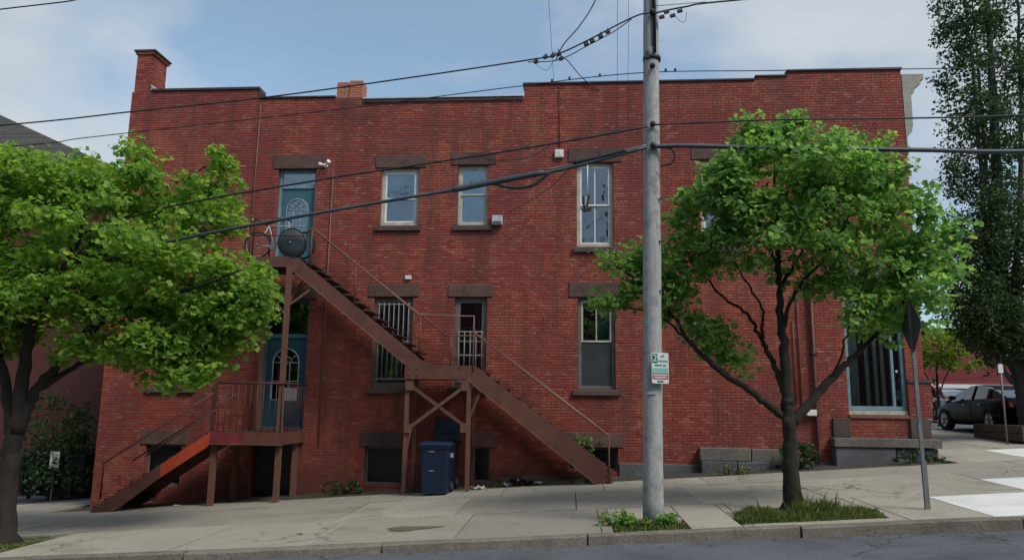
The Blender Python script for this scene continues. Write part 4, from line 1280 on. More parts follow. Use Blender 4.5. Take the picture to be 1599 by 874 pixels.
# a crack and an old staple tag
MB().box(1.17, 1.31, -6.615, -6.602, 1.985, 2.03).build('paper_scrap', 'litter', U)

def diff(a, b): return (b[0] - a[0], b[1] - a[1], b[2] - a[2])
G = thing('parking_sign', 'small green white and red parking sign fixed to the wooden pole', 'sign', (1.38, -6.66, 2.1))
c = Vector((1.375, -6.665, 2.385))
xd = Vector((1, .32, 0)).normalized()
nd = Vector((xd.y, -xd.x, 0))
def signrect(u0, u1, v0, v1, lift, mat, name):
    q = [c + xd*u + Vector((0, 0, v)) + nd*l for l in (lift - .002, lift) for (u, v) in ((u0, v0), (u1, v0), (u1, v1), (u0, v1))]
    return MB().hexa([q[0], q[1], q[2], q[3], q[4], q[5], q[6], q[7]]).build(name, mat, G)
W_, H_ = .140, .235
poly = []
for (sx, sz, a0) in ((1, -1, -90), (1, 1, 0), (-1, 1, 90), (-1, -1, 180)):
    for k in range(5):
        a = R(a0 + 22.5*k)
        poly.append((sx*(W_ - .025) + .025*math.cos(a), sz*(H_ - .025) + .025*math.sin(a)))
mb = MB()
n = len(poly)
mb.add([c + xd*u + Vector((0, 0, v)) - nd*.002 for u, v in poly] + [c + xd*u + Vector((0, 0, v)) for u, v in poly], [tuple(range(n - 1, -1, -1)), tuple(range(n, 2*n))] + [(i, (i + 1) % n, (i + 1) % n + n, i + n) for i in range(n)])
mb.build('plate', 'sign_white', G)
signrect(-.128, -.045, .075, .218, .003, 'sign_green', 'number_panel')
signrect(-.128, .128, -.075, .000, .003, 'sign_teal', 'lower_panel')
signrect(-.128, .128, -.172, -.082, .003, 'sign_red', 'red_band')
text_mesh('2', .15, 'sign_white', 'numeral', G, c + xd*-.087 + Vector((0, 0, .147)) + nd*.0045, xd, (0, 0, 1))
text_mesh('HR', .05, 'sign_green', 'lettering', G, c + xd*.04 + Vector((0, 0, .18)) + nd*.0045, xd, (0, 0, 1))
text_mesh('PARKING', .042, 'sign_green', 'lettering', G, c + xd*.042 + Vector((0, 0, .105)) + nd*.0045, xd, (0, 0, 1))
for (u0, u1, v) in ((-.09, -.02, .04), (-.01, .03, .045), (.05, .10, .04), (-.05, .05, -.205)):
    signrect(u0, u1, v - .010, v + .010, .0045, 'sign_green' if v > 0 else 'sign_ink', 'print_line')
for (u0, u1, v) in ((-.11, .11, -.108), (-.10, .10, -.145)):
    signrect(u0, u1, v - .008, v + .008, .0045, 'sign_white', 'print_line')
MB().box(1.30, 1.42, -6.64, -6.60, 2.52, 2.55).build('bracket', 'galv', G)

def smooth_line(pts, n=10):
    """Catmull-Rom through the points"""
    P = [Vector(p) for p in pts]
    P = [P[0]*2 - P[1]] + P + [P[-1]*2 - P[-2]]
    out = []
    for i in range(1, len(P) - 2):
        for k in range(n):
            t = k/n
            a, b, c_, d_ = P[i - 1], P[i], P[i + 1], P[i + 2]
            out.append(.5*((2*b) + (c_ - a)*t + (2*a - 5*b + 4*c_ - d_)*t*t + (3*b - a - 3*c_ + d_)*t**3))
    out.append(P[-2])
    return out
def cable(name, label, pts, r, mat='wire', group='overhead wires along the street', n=6):
    t = thing(name, label, 'cable', tuple(pts[0]), group=group)
    MB().tube(smooth_line(pts), r, n, cap=True).build('strand', mat, t, smooth=True)
    return t
Yw = -6.62
w1 = cable('thick_cable', 'thick slate telephone cable rising from the left tree to the pole', [(-16, -4.6, 3.4), (-11, -5.1, 4.0), (-8.6, -5.6, 4.28), (-6.75, -6.35, 4.50), (-4.74, Yw, 4.79), (-3.11, Yw, 5.07), (-1.82, Yw, 5.28), (-.33, Yw, 5.55), (1.23, Yw, 5.95)], .030, 'wire_grey')
MB().tube(smooth_line([(-1.95, Yw, 5.26), (-1.3, Yw, 5.385), (-.42, Yw, 5.55)]), [.034] + [.052]*19 + [.03], 10).build('splice_sleeve', 'wire_grey', w1, smooth=True)
MB().tube(smooth_line([(-1.25, Yw, 5.36), (-.95, Yw, 5.29), (-.62, Yw, 5.33), (-.35, Yw, 5.53)]), .026, 8).build('slack_loop', 'wire', w1, smooth=True)
MB().tube(smooth_line([(-.35, Yw + .03, 5.60), (.3, Yw + .03, 5.76), (1.23, Yw + .03, 6.0)]), .014, 6).build('messenger', 'galv', w1, smooth=True)
MB().tube(smooth_line([(.05, Yw, 5.70), (.5, Yw, 5.80), (.9, Yw, 5.90)]), .042, 8).build('splice_sleeve', 'wire', w1, smooth=True)
w1b = cable('thick_cable', 'thick slate telephone cable leaving the pole across the right maple', [(1.30, Yw, 5.96), (1.9, Yw, 5.965), (3.5, Yw, 5.90), (5.51, Yw, 5.845), (7.16, Yw, 5.80), (12, Yw, 5.85), (20, Yw, 6.3)], .038, 'wire_grey')
MB().tube(smooth_line([(1.40, Yw, 5.95), (1.62, Yw, 5.92), (1.68, Yw, 5.80), (1.62, Yw, 5.68), (1.46, Yw, 5.63)]), .018, 8).build('slack_loop', 'wire', w1b, smooth=True)
w2 = cable('service_cable', 'thin black cable sloping down left across the upper windows', [(-16, -4.6, 4.0), (-11, -5.1, 4.55), (-8.8, -5.6, 4.85), (-6.95, -6.35, 5.08), (-4.23, Yw, 5.45), (-2.59, Yw, 5.69), (-1.08, Yw, 5.91), (.09, Yw, 6.10), (1.25, Yw, 6.30)], .017)
for (x, z) in ((-1.55, 5.845), (-1.05, 5.925), (-.72, 5.975), (.1, 6.11), (.75, 6.215)):
    MB().bar((x - .05, Yw, z - .006), (x + .05, Yw, z + .006), .04, .05).build('clamp', 'iron', w2)
MB().tube(smooth_line([(-1.5, Yw, 5.84), (-1.2, Yw, 5.76), (-.7, Yw, 5.80), (-.45, Yw, 5.93), (-.3, Yw, 6.03)]), .007, 6).build('jumper', 'wire', w2, smooth=True)
cable('service_cable', 'thin black cable running level right from the pole over the maple', [(1.32, Yw, 6.33), (3.23, Yw, 6.385), (5.35, Yw, 6.375), (7.22, Yw, 6.40), (12, Yw, 6.55), (20, Yw, 7.0)], .015)
w3 = cable('power_cable', 'upper black power wire rising past the chimney to the pole top', [(-18, Yw, 6.0), (-10.11, Yw, 6.50), (-7.58, Yw, 6.72), (-5.45, Yw, 6.91), (-3.64, Yw, 7.12), (-.77, Yw, 7.50), (-.12, Yw, 7.64), (1.02, Yw, 8.22), (1.34, Yw, 8.30)], .014)
MB().tube(smooth_line([(-.72, Yw, 7.47), (-.2, Yw, 7.50), (.3, Yw, 7.75), (.72, Yw, 7.98), (1.02, Yw, 8.20)]), .009, 6).build('lower_strand', 'wire', w3, smooth=True)
MB().tube(smooth_line([(-.62, Yw, 7.50), (-.5, Yw, 7.36), (-.38, Yw, 7.33), (-.28, Yw, 7.50)]), .004, 5).build('jumper', 'wire', w3, smooth=True)
for (x, z, h) in ((-.42, 7.555, .09), (-.30, 7.575, .09), (-.20, 7.60, .13), (-.16, 7.52, .05), (.26, 7.77, .06), (.36, 7.82, .06), (.50, 7.90, .12), (.62, 7.98, .10), (-.58, 7.475, .035)):
    MB().bar((x - .035, Yw, z - .015), (x + .035, Yw, z + .015), .05, .05).build('clamp', 'iron', w3)
    MB().tube([(x, Yw, z - h*.3), (x, Yw, z + h*.7)], .009, 6).build('hanger', 'iron', w3, smooth=True)
w3b = cable('power_cable', 'black power wire leaving the pole top to the upper right', [(1.36, Yw, 8.28), (1.61, Yw, 8.34), (1.95, Yw, 8.40), (2.26, Yw, 8.45), (3.85, Yw, 8.57), (8, Yw, 8.9), (16, Yw, 9.8)], .016)
MB().tube(smooth_line([(1.40, Yw, 8.42), (1.7, Yw, 8.44), (2.05, Yw, 8.46), (2.26, Yw, 8.47)]), .006, 6).build('upper_strand', 'wire', w3b, smooth=True)
for (x, z) in ((1.52, 8.22), (1.70, 8.24), (1.82, 8.32), (1.60, 8.31)):
    MB().bar((x - .04, Yw, z - .01), (x + .04, Yw, z + .01), .05, .045).build('clamp', 'iron', w3b)
MB().tube(smooth_line([(1.74, Yw, 8.24), (1.82, Yw, 8.14), (1.9, Yw, 8.13), (1.93, Yw, 8.30)]), .004, 5).build('jumper', 'wire', w3b, smooth=True)
w4 = cable('neutral_wire', 'long thin wire crossing just above the parapet behind the pole', [(-18, -6.2, 5.75), (-10.1, -6.2, 6.27), (-8.65, -6.2, 6.42), (-5.3, -6.2, 6.75), (-3.7, -6.2, 6.91), (-1.0, -6.2, 7.22), (1.18, -6.2, 7.43), (3.62, -6.2, 7.42), (7.4, -6.2, 7.40), (14, -6.2, 7.5)], .009)
for x, z in ((-.32, 7.315), (-.02, 7.35), (.5, 7.395), (1.62, 7.46), (1.78, 7.462)):
    MB().box(x - .018, x + .018, -6.22, -6.18, z - .015, z + .03).build('clip', 'iron', w4)
cable('high_wire', 'short stretch of wire crossing the upper left corner of the sky', [(-22, Yw, 7.7), (-10.4, Yw, 8.70), (-8.34, Yw, 8.92), (-3, Yw, 9.6), (1.33, Yw, 10.3)], .013)
# service drops from a pole across the street to the wall
cable('service_drop', 'hairline vertical wire dropping to the parapet left of the pole', [(-.43, -.02, 10.05), (-.445, -1.75, 10.15), (-.47, -3.5, 10.39), (-.60, -14, 11.4), (-.69, -25, 12.5)], .005, group='service drops over the street')
cable('service_drop', 'left hairline wire of the vertical pair beside the pole', [(1.17, -.02, 8.81), (1.07, -2, 9.35), (.95, -4.2, 9.95), (.4, -14, 11.6), (-.2, -25, 12.6)], .0045, group='service drops over the street')
cable('service_drop', 'right hairline wire of the vertical pair beside the pole', [(1.45, -.02, 8.98), (1.32, -2, 9.45), (1.17, -4.2, 9.97), (.45, -14, 11.6), (-.3, -25, 12.6)], .0045, group='service drops over the street')
cable('service_drop', 'curved black wire running from clamps up out of the sky top', [(-.25, Yw, 7.49), (-.12, -6.75, 7.70), (.15, -6.95, 7.93), (.40, -7.25, 8.21), (.62, -7.9, 8.6), (1.1, -10.5, 9.6), (2.5, -25, 12.6)], .009, group='service drops over the street')
cable('service_drop', 'short sagging wire from the clamps down behind the parapet', [(-.42, -.6, 10.62), (-.1, -.3, 10.55), (.25, -.1, 10.2), (.55, -.04, 9.95), (.75, -.02, 9.85)], .012, group='service drops over the street')
cable('house_drop', 'thin wire from the thick cable down to the grey wall box', [(.12, Yw, 5.72), (-.5, -4.0, 6.0), (-1.2, -1.5, 6.35), (-1.78, -.1, 6.50)], .006, group='service drops over the street')
hg = thing('cable_hanger', 'grey bracket on a white rod hanging from the cable before a window', 'hanger', (.28, Yw, 5.0))
MB().tube([(.275, Yw, 5.76), (.27, Yw, 5.12)], .010, 6).build('rod', 'frame_white', hg, smooth=True)
MB().bar((.195, Yw, 5.14), (.22, Yw, 4.94), .03, .05).build('bracket', 'iron', hg)
MB().bar((.30, Yw, 5.15), (.26, Yw, 4.96), .03, .035).build('bracket', 'iron', hg)
MB().bar((.255, Yw - .03, 5.12), (.235, Yw - .03, 4.98), .02, .04).build('weight', 'frame_cream', hg)
MB().prism_y([(.16, 4.92), (.34, 4.95), (.33, 4.90), (.22, 4.87)], Yw - .02, Yw + .02).build('foot', 'iron', hg)

# diamond warning sign seen from behind on a leaning post
D = thing('diamond_sign', 'dull grey back of a diamond road sign on a leaning steel post', 'sign', (5.34, -6.3, .32))
MB().bar((5.335, -6.30, .10), (5.30, -6.30, 3.45), .055, .035, up=(0, 1, 0)).build('post', 'galv', D)
MB().bar((5.335, -6.32, .10), (5.325, -6.32, 1.05), .07, .045, up=(0, 1, 0)).build('post_stub', 'galv', D)
dv = Vector((math.cos(R(85)), math.sin(R(85)), 0))
nv = Vector((-dv.y, dv.x, 0))
cc = Vector((5.318, -6.27, 3.09))
mb = MB()
hh = .435
ring4 = []
for k in range(4):
    a = R(90*k)
    for dA in (-9, 0, 9):
        rr_ = hh*(.93 if dA else .965)
        ring4.append((rr_*math.cos(a + R(dA)), rr_*math.sin(a + R(dA))))
n = len(ring4)
mb.add([cc + dv*u + Vector((0, 0, v)) for u, v in ring4] + [cc + dv*u + Vector((0, 0, v)) + nv*.004 for u, v in ring4],
       [tuple(range(n - 1, -1, -1)), tuple(range(n, 2*n))] + [(i, (i + 1) % n, (i + 1) % n + n, i + n) for i in range(n)])
mb.build('plate', 'sign_back', D)
for z in (2.85, 3.3):
    MB().lathe([(.014, 0), (.014, .03)], (5.31, -6.325, z), (0, -1, 0), 8).build('bolt', 'galv', D)

# ------------------------------------------------------------------ trees
LEAF = np.array([(0, 0, 0), (.42, .16, .10), (.27, .42, .06), (.40, .78, .10), (0, 1.0, 0), (-.40, .78, .10), (-.27, .42, .06), (-.42, .16, .10)])
LEAF_F = np.array([(0, 1, 2, 3, 4), (4, 5, 6, 7, 0)])
OVAL = np.array([(0, 0, 0), (.24, .25, .05), (.30, .5, .06), (.2, .8, .05), (0, 1.0, 0), (-.2, .8, .05), (-.30, .5, .06), (-.24, .25, .05)])

def leaves(centers, radii, counts, size, shape=LEAF, flat=.6, up=.8, droop=.0, seed=1):
    """leaf faces scattered round cluster centres -> V, F"""
    g = np.random.default_rng(seed)
    C_ = np.repeat(np.asarray(centers, float), counts, axis=0)
    Rr = np.repeat(np.asarray(radii, float), counts, axis=0)
    n = len(C_)
    d = g.normal(size=(n, 3))
    d /= np.linalg.norm(d, axis=1)[:, None]
    rad = g.random(n)**.55
    pos = C_ + d*(rad*Rr)[:, None]*np.array([1, 1, flat])
    nrm = g.normal(size=(n, 3))*.62 + np.array([0, 0, up]) + d*.35
    nrm /= np.linalg.norm(nrm, axis=1)[:, None]
    t = g.normal(size=(n, 3)) + d*.8 + np.array([0, 0, -droop])
    t -= nrm*(t*nrm).sum(1)[:, None]
    t /= np.linalg.norm(t, axis=1)[:, None]
    s = np.cross(t, nrm)
    sz = size*(.45 + 1.0*g.random(n)**1.3)
    V = pos[:, None, :] + sz[:, None, None]*(shape[None, :, 0, None]*s[:, None, :] + (shape[None, :, 1, None] - .5)*t[:, None, :] + shape[None, :, 2, None]*nrm[:, None, :])
    F = LEAF_F[None] + 8*np.arange(n)[:, None, None]
    return V.reshape(-1, 3), F.reshape(-1, 5)

def make_tree(name, label, base, limbs, radii, blobs, mat_leaf, mat_bark, cl_r, per, size, seed, shape=LEAF, group=None, twig=.012, bias=.15, flat=.6, up=.8, droop=0.0):
    g = random.Random(seed)
    t = thing(name, label, 'tree', base, group=group)
    nodes = []
    for i, (pl, (r0, r1)) in enumerate(zip(limbs, radii)):
        sp = smooth_line(pl, 8)
        n = len(sp)
        sp = [p + Vector((g.gauss(0, .013), g.gauss(0, .013), g.gauss(0, .008))) if 0 < k < n - 1 else p for k, p in enumerate(sp)]
        rs = [r0 + (r1 - r0)*(k/(n - 1))**.8 for k in range(n)]
        if i == 0:
            rs = [r*(1 + .45*math.exp(-(p.z - base[2])/.22)) * (1 + .015*math.sin(k*1.9)) for k, (r, p) in enumerate(zip(rs, sp))]
        MB().tube(sp, rs, 14 if i == 0 else 9, rough=.04 if i == 0 else .06).build('trunk' if i == 0 else 'limb', mat_bark, t, smooth=True)
        if i > 0 or len(limbs) == 1:
            nodes += [(p, r) for p, r in zip(sp, rs)][2:]
    cents = []
    for (cx_, cy_, cz_, rx, ry, rz, n) in blobs:
        for _ in range(n):
            while True:
                q = Vector((g.uniform(-1, 1), g.uniform(-1, 1), g.uniform(-1, 1)))
                if .12 < q.length < 1: break
            cents.append(Vector((cx_ + q.x*rx, cy_ + q.y*ry, cz_ + q.z*rz)))
    NP = np.array([tuple(p) for p, _ in nodes])
    order = sorted(range(len(cents)), key=lambda i: float(np.min(np.linalg.norm(NP - np.array(cents[i]), axis=1))))
    mb = MB()
    P = [Vector(p) for p, _ in nodes]
    RR = [r for _, r in nodes]
    arr = NP.copy()
    for i in order:
        c_ = np.array(cents[i])
        dd = np.linalg.norm(arr - c_, axis=1) + bias*np.maximum(0, arr[:, 2] - c_[2])*3
        j = int(np.argmin(dd))
        a, b = P[j], cents[i]
        L_ = (b - a).length
        if L_ < .05: continue
        r0 = min(RR[j]*.75, .006 + twig*L_*1.3)
        mid = a.lerp(b, .5) + Vector((g.gauss(0, .06), g.gauss(0, .06), g.gauss(0, .04) - .06))*L_
        pts = [a, a.lerp(mid, .55) + Vector((0, 0, .01)), mid, mid.lerp(b, .55), b]
        rs = [r0, r0*.85, r0*.7, r0*.5, .003]
        mb.tube(pts, rs, 5, cap=False)
        for p, r in zip(pts[1:], rs[1:]):
            P.append(p); RR.append(max(r, .004))
        arr = np.vstack([arr, [tuple(p) for p in pts[1:]]])
    tw = mb.build('twigs', mat_bark, t, smooth=True)
    tw['kind'] = 'stuff'
    gr = np.random.default_rng(seed)
    rad = cl_r*(.6 + .8*gr.random(len(cents)))
    cnt = np.maximum(6, (per*(rad/cl_r)**2*(.7 + .6*gr.random(len(cents)))).astype(int))
    V, F = leaves([tuple(c_) for c_ in cents], rad, cnt, size, shape, flat, up, droop, seed)
    cr_ = np_mesh('crown', V, F, mat_leaf, t)
    cr_['kind'] = 'stuff'
    return t

make_tree('maple_tree', 'big lime-green maple at the left edge hiding the corner of the brick wall', (-9.8, -5.5, zg(-9.8, -5.5)),
    [[(-9.8, -5.5, -0.75), (-9.9, -5.5, 0.26), (-9.88, -5.5, 1.04), (-9.79, -5.5, 1.55)],
     [(-9.82, -5.5, 1.3), (-9.56, -5.44, 2.0), (-9.07, -5.38, 2.64), (-8.69, -5.32, 3.24), (-8.06, -5.26, 3.96), (-7.54, -5.2, 4.7)],
     [(-9.52, -5.4, 2.0), (-8.86, -5.3, 2.47), (-8.1, -5.2, 2.81), (-7.08, -5.1, 3.03), (-6.18, -5.0, 3.52)],
     [(-9.83, -5.5, 1.2), (-9.77, -5.57, 2.51), (-9.59, -5.65, 3.43), (-9.03, -5.72, 4.35), (-8.72, -5.8, 5.29)],
     [(-9.89, -5.5, 1.1), (-10.4, -5.4, 2.51), (-11.18, -5.3, 3.95), (-11.68, -5.2, 5.09)],
     [(-9.06, -5.4, 2.64), (-8.09, -5.7, 3.31), (-6.55, -6.0, 3.72), (-5.6, -6.2, 4.01)],
     [(-9.62, -5.6, 3.43), (-8.79, -5.4, 4.66), (-7.76, -5.2, 5.69), (-6.92, -5.0, 6.3)]],
    [(.18, .135), (.11, .03), (.06, .015), (.138, .03), (.11, .03), (.06, .015), (.07, .012)],
    [(-9.9, -5.4, 4.8, 2.3, 1.9, 1.25, 120), (-7.8, -5.4, 4.5, 1.5, 1.7, 1.25, 95), (-6.75, -5.2, 5.5, .75, .8, .75, 32), (-6.4, -5.3, 4.0, 1.0, 1.2, .7, 60),
     (-6.75, -5.4, 3.05, 1.15, 1.0, .55, 48), (-8.9, -5.5, 3.5, 1.6, 1.4, .5, 45), (-12.0, -5.4, 4.4, 1.8, 1.6, 1.5, 70), (-8.3, -5.3, 6.25, .35, .4, .35, 7), (-6.0, -5.6, 3.7, .5, .6, .45, 14),
     (-6.55, -5.2, 6.45, .18, .3, .35, 5), (-5.95, -5.4, 3.2, .55, .7, .45, 24), (-10.3, -5.4, 5.85, 1.5, 1.3, .45, 48), (-8.2, -5.3, 5.65, .9, 1.0, .45, 28), (-7.4, -5.3, 2.75, .9, .8, .35, 24), (-6.9, -5.3, 2.55, .75, .6, .3, 20), (-10.3, -5.8, 3.7, 1.0, 1.0, .6, 26), (-12.3, -5.5, 3.0, 1.2, 1.0, .6, 20), (-8.2, -5.4, 2.75, 1.2, .8, .4, 30), (-6.9, -5.4, 2.3, .8, .6, .3, 18), (-10.8, -5.6, 3.0, 1.0, .8, .5, 24), (-11.0, -5.4, 6.15, 1.3, 1.0, .4, 30), (-9.3, -5.4, 6.0, .9, .9, .35, 18), (-10.4, -5.0, 3.3, 1.2, .8, .5, 34), (-9.3, -5.0, 4.2, 1.3, 1.0, .8, 45), (-11.6, -5.2, 3.4, 1.2, 1.0, .6, 26)],
    'leaf_lime', 'bark', .33, 50, .108, 5)

make_tree('maple_tree', 'green maple in a grassy pit between the pole and the diamond sign', (3.47, -5.9, zg(3.47, -5.9)),
    [[(3.47, -5.9, 0.1), (3.49, -5.9, 0.97), (3.48, -5.9, 1.57), (3.48, -5.9, 1.95)],
     [(3.47, -5.9, 1.6), (2.94, -5.83, 2.05), (2.41, -5.77, 2.43), (1.96, -5.7, 2.91), (1.72, -5.63, 3.35), (1.19, -5.57, 3.91), (0.66, -5.5, 4.30)],
     [(1.96, -5.7, 2.91), (1.42, -5.45, 3.37), (0.66, -5.2, 3.57)],
     [(3.46, -5.9, 2.0), (3.3, -5.72, 2.6), (3.2, -5.54, 2.93), (3.0, -5.36, 3.39), (2.56, -5.18, 3.8), (2.17, -5.0, 4.59)],
     [(3.19, -5.56, 2.92), (3.13, -5.93, 3.42), (2.79, -6.1, 3.92), (2.46, -6.2, 4.61)],
     [(3.48, -5.9, 1.65), (3.46, -5.9, 2.59), (3.44, -5.9, 3.22), (3.43, -5.9, 3.86), (3.44, -5.9, 4.83), (3.45, -5.9, 5.95)],
     [(3.45, -5.9, 3.06), (3.65, -6.13, 3.71), (4.05, -6.37, 4.19), (4.4, -6.6, 4.86)],
     [(3.44, -5.9, 3.75), (4.05, -5.45, 4.6), (4.68, -5.0, 5.64)],
     [(3.52, -5.9, 1.55), (4.12, -5.82, 2.19), (4.57, -5.74, 2.61), (5.04, -5.66, 3.04), (5.52, -5.58, 3.58), (6.1, -5.5, 4.2)],
     [(4.23, -5.8, 2.26), (4.33, -6.03, 2.74), (4.42, -6.27, 3.18), (4.57, -6.5, 3.76)],
     [(3.44, -5.9, 4.07), (3.0, -6.3, 4.84), (2.63, -6.5, 5.48)]],
    [(.135, .098), (.07, .012), (.025, .008), (.055, .012), (.03, .008), (.102, .02), (.04, .01), (.035, .01), (.085, .012), (.025, .008), (.035, .01)],
    [(3.75, -5.9, 5.45, 1.6, 1.4, 1.05, 105), (3.1, -5.9, 6.32, .55, .6, .42, 17), (4.7, -5.8, 6.1, .6, .6, .4, 18), (3.9, -5.9, 6.35, .5, .5, .3, 10), (5.2, -5.8, 5.2, .75, 1.0, .85, 42),
     (5.9, -5.6, 4.3, .6, .8, .7, 36), (5.4, -5.7, 3.6, .7, .8, .5, 26), (5.0, -5.7, 3.1, .5, .6, .35, 11), (2.5, -5.8, 5.0, .7, .9, .75, 38), (2.0, -5.7, 4.3, .5, .7, .6, 24), (1.7, -5.5, 3.6, .45, .5, .45, 15),
     (2.3, -5.5, 3.0, .5, .4, .35, 14), (2.7, -5.6, 2.6, .3, .3, .2, 5), (3.5, -6.0, 4.4, 1.0, 1.1, .5, 22), (4.5, -5.9, 4.2, .8, .9, .5, 24), (.95, -5.3, 4.3, .55, .4, .30, 15), (.65, -5.2, 3.62, .35, .3, .15, 7), (1.15, -5.3, 3.8, .3, .3, .25, 6),
     (4.5, -6.2, 3.3, .3, .3, .25, 5), (4.1, -6.0, 3.7, .3, .3, .25, 4), (3.2, -6.3, 5.6, .9, .5, .65, 30), (2.9, -6.3, 4.9, .7, .4, .5, 16), (4.4, -6.4, 5.1, .9, .5, .7, 22)],
    'leaf_green', 'bark', .30, 46, .102, 9)

make_tree('poplar_tree', 'tall dark columnar poplar with upright stems at the right edge', (12.1, 3.5, zg(12.1, 3.5)),
    [[(12.55, 3.5, .9), (12.45, 3.5, 2.56), (12.2, 3.5, 3.62), (12.14, 3.5, 6.16), (12.28, 3.5, 9.0), (12.42, 3.5, 11.96), (12.45, 3.5, 14.0), (12.49, 3.5, 16.5)],
     [(12.05, 3.5, 3.2), (12.66, 3.5, 6.53), (13.07, 3.5, 9.96), (13.27, 3.5, 12.96), (13.43, 3.5, 15.66)],
     [(12.05, 3.5, 3.6), (11.76, 3.4, 6.16), (11.74, 3.3, 9.01), (11.76, 3.3, 11.98), (11.75, 3.4, 14.45)],
     [(12.3, 3.5, 2.3), (13.23, 3.6, 6.16), (13.87, 3.7, 9.95), (14.27, 3.8, 13.95)],
     [(12.1, 3.7, 4.0), (12.3, 4.1, 7.0), (12.5, 4.4, 11.0), (12.6, 4.5, 15.0)],
     [(12.1, 3.4, 2.6), (11.5, 3.2, 3.4), (10.9, 3.0, 4.4), (10.6, 2.9, 5.2)]],
    [(.31, .03), (.12, .02), (.11, .02), (.12, .02), (.10, .02), (.07, .02)],
    [(12.4, 2.9, 3.5, 1.2, .6, .55, 46), (13.2, 3.2, 3.6, 1.0, .6, .6, 30), (12.2, 3.2, 6.6, 1.2, .9, 1.2, 50), (11.7, 3.4, 13.8, .9, .9, 1.8, 60), (12.2, 3.4, 10.8, 1.1, 1.0, 2.2, 60), (13.3, 3.4, 12.5, .9, .8, 2.4, 50), (12.6, 3.4, 9.0, 1.3, 1.0, 1.8, 60), (11.9, 3.4, 4.2, 1.4, 1.2, 1.1, 90), (11.4, 3.3, 5.6, 1.2, 1.1, .9, 50), (12.6, 3.4, 5.8, 1.4, 1.2, 1.2, 70), (11.8, 3.4, 7.6, 1.1, 1.0, 1.2, 55), (12.9, 3.4, 8.4, 1.1, 1.0, 1.6, 24), (11.75, 3.4, 10.2, .9, .9, 1.5, 44),
     (11.8, 3.4, 12.8, .9, .9, 1.5, 40), (12.7, 3.4, 11.5, .8, .9, 2.0, 16), (12.5, 3.4, 14.6, 1.0, .9, 1.6, 45), (13.4, 3.4, 5.2, 1.3, 1.1, 2.0, 40), (10.75, 3.0, 4.7, .5, .5, .5, 14), (13.7, 3.5, 11.5, .6, .6, 2.0, 22), (10.95, 3.2, 11.4, .3, .3, .4, 4), (10.9, 3.2, 8.6, .4, .4, .8, 10), (11.3, 3.1, 4.6, 1.0, 1.0, .9, 60), (12.6, 3.0, 4.3, 1.3, 1.0, 1.0, 70), (11.3, 3.2, 6.6, .9, .9, .9, 40), (10.6, 3.1, 6.2, .45, .5, .8, 14)],
    'leaf_dark', 'bark_pop', .33, 58, .092, 21, shape=OVAL, twig=.010, flat=1.0, up=.35, droop=.4)

make_tree('young_tree', 'small yellow-green tree in front of the far red building', (13.6, 11.0, zg(13.6, 11.0)),
    [[(13.6, 11.0, .9), (13.6, 11.0, 2.2), (13.62, 11.0, 3.2)], [(13.6, 11, 2.2), (13.2, 11, 3.2), (12.6, 11, 4.2)], [(13.6, 11, 2.4), (14.1, 11, 3.4), (14.5, 11, 4.2)], [(13.6, 11, 2.8), (13.7, 11, 4.0), (13.8, 11, 5.0)]],
    [(.06, .04), (.03, .01), (.03, .01), (.03, .01)],
    [(13.4, 11, 4.2, 1.3, 1.1, .9, 55), (14.3, 11, 3.7, .8, .8, .6, 22), (12.4, 11, 4.4, .7, .7, .7, 18)], 'leaf_far', 'bark', .32, 34, .12, 33)

def shrub(name, label, c, rx, ry, rz, n, per, size, mat, seed, cat='shrub', group=None):
    g = random.Random(seed)
    t = thing(name, label, cat, c, group=group)
    cents = []
    mb = MB()
    for k in range(n):
        a, u = g.uniform(0, 6.28), g.random()**.5
        q = (c[0] + rx*u*math.cos(a), c[1] + ry*u*math.sin(a), c[2] + rz*(.25 + .75*g.random())*(1 - .35*u*u))
        cents.append(q)
        mb.tube([(c[0] + .2*rx*math.cos(a), c[1] + .2*ry*math.sin(a), c[2] - .03), ((c[0] + q[0])/2, (c[1] + q[1])/2, c[2] + (q[2] - c[2])*.6), q], [.008, .006, .003], 5)
    mb.build('stems', 'bark', t)['kind'] = 'stuff'
    V, F = leaves(cents, np.full(n, .16*max(.5, rz)), np.full(n, per), size, OVAL, .8, .5, 0, seed)
    np_mesh('foliage', V, F, mat, t)['kind'] = 'stuff'
    return t
shrub('bush', 'low green bush against the wall right of the maple trunk', (5.15, -.45, zg(5.15, -.45)), .38, .3, .62, 34, 26, .075, 'leaf_shrub', 3)
shrub('bush', 'dark leafy shrub in the alley left of the building corner', (-15.0, 3.2, zg(-15, 3.2)), 1.0, .6, 3.2, 60, 60, .11, 'leaf_shrub', 4)
shrub('weeds', 'leafy weeds at the wall foot left of the stair legs', (-5.45, -.45, zg(-5.45, -.45)), .55, .28, .38, 26, 14, .07, 'leaf_shrub', 5, 'weeds')
shrub('weeds', 'weeds growing from the basement window behind the stair foot', (.35, -.1, .75), .5, .12, .40, 16, 12, .07, 'leaf_green', 6, 'weeds')
shrub('weeds', 'green weeds at the shop corner behind the sign post', (7.75, -.55, zg(7.75, -.55)), .6, .22, .28, 22, 12, .07, 'leaf_shrub', 7, 'weeds')
shrub('weeds', 'bright green weeds left of the wooden pole foot', (.72, -6.55, zg(.72, -6.55) - .05), .3, .2, .26, 22, 14, .07, 'leaf_green', 8, 'weeds')
shrub('weeds', 'bright green weeds right of the wooden pole foot', (1.38, -6.72, zg(1.4, -6.7) - .05), .32, .16, .22, 18, 14, .07, 'leaf_green', 9, 'weeds')
shrub('weeds', 'dry weeds at the step stones left of the maple', (3.6, -.85, zg(3.6, -.85)), .7, .15, .2, 20, 10, .06, 'grass', 10, 'weeds')
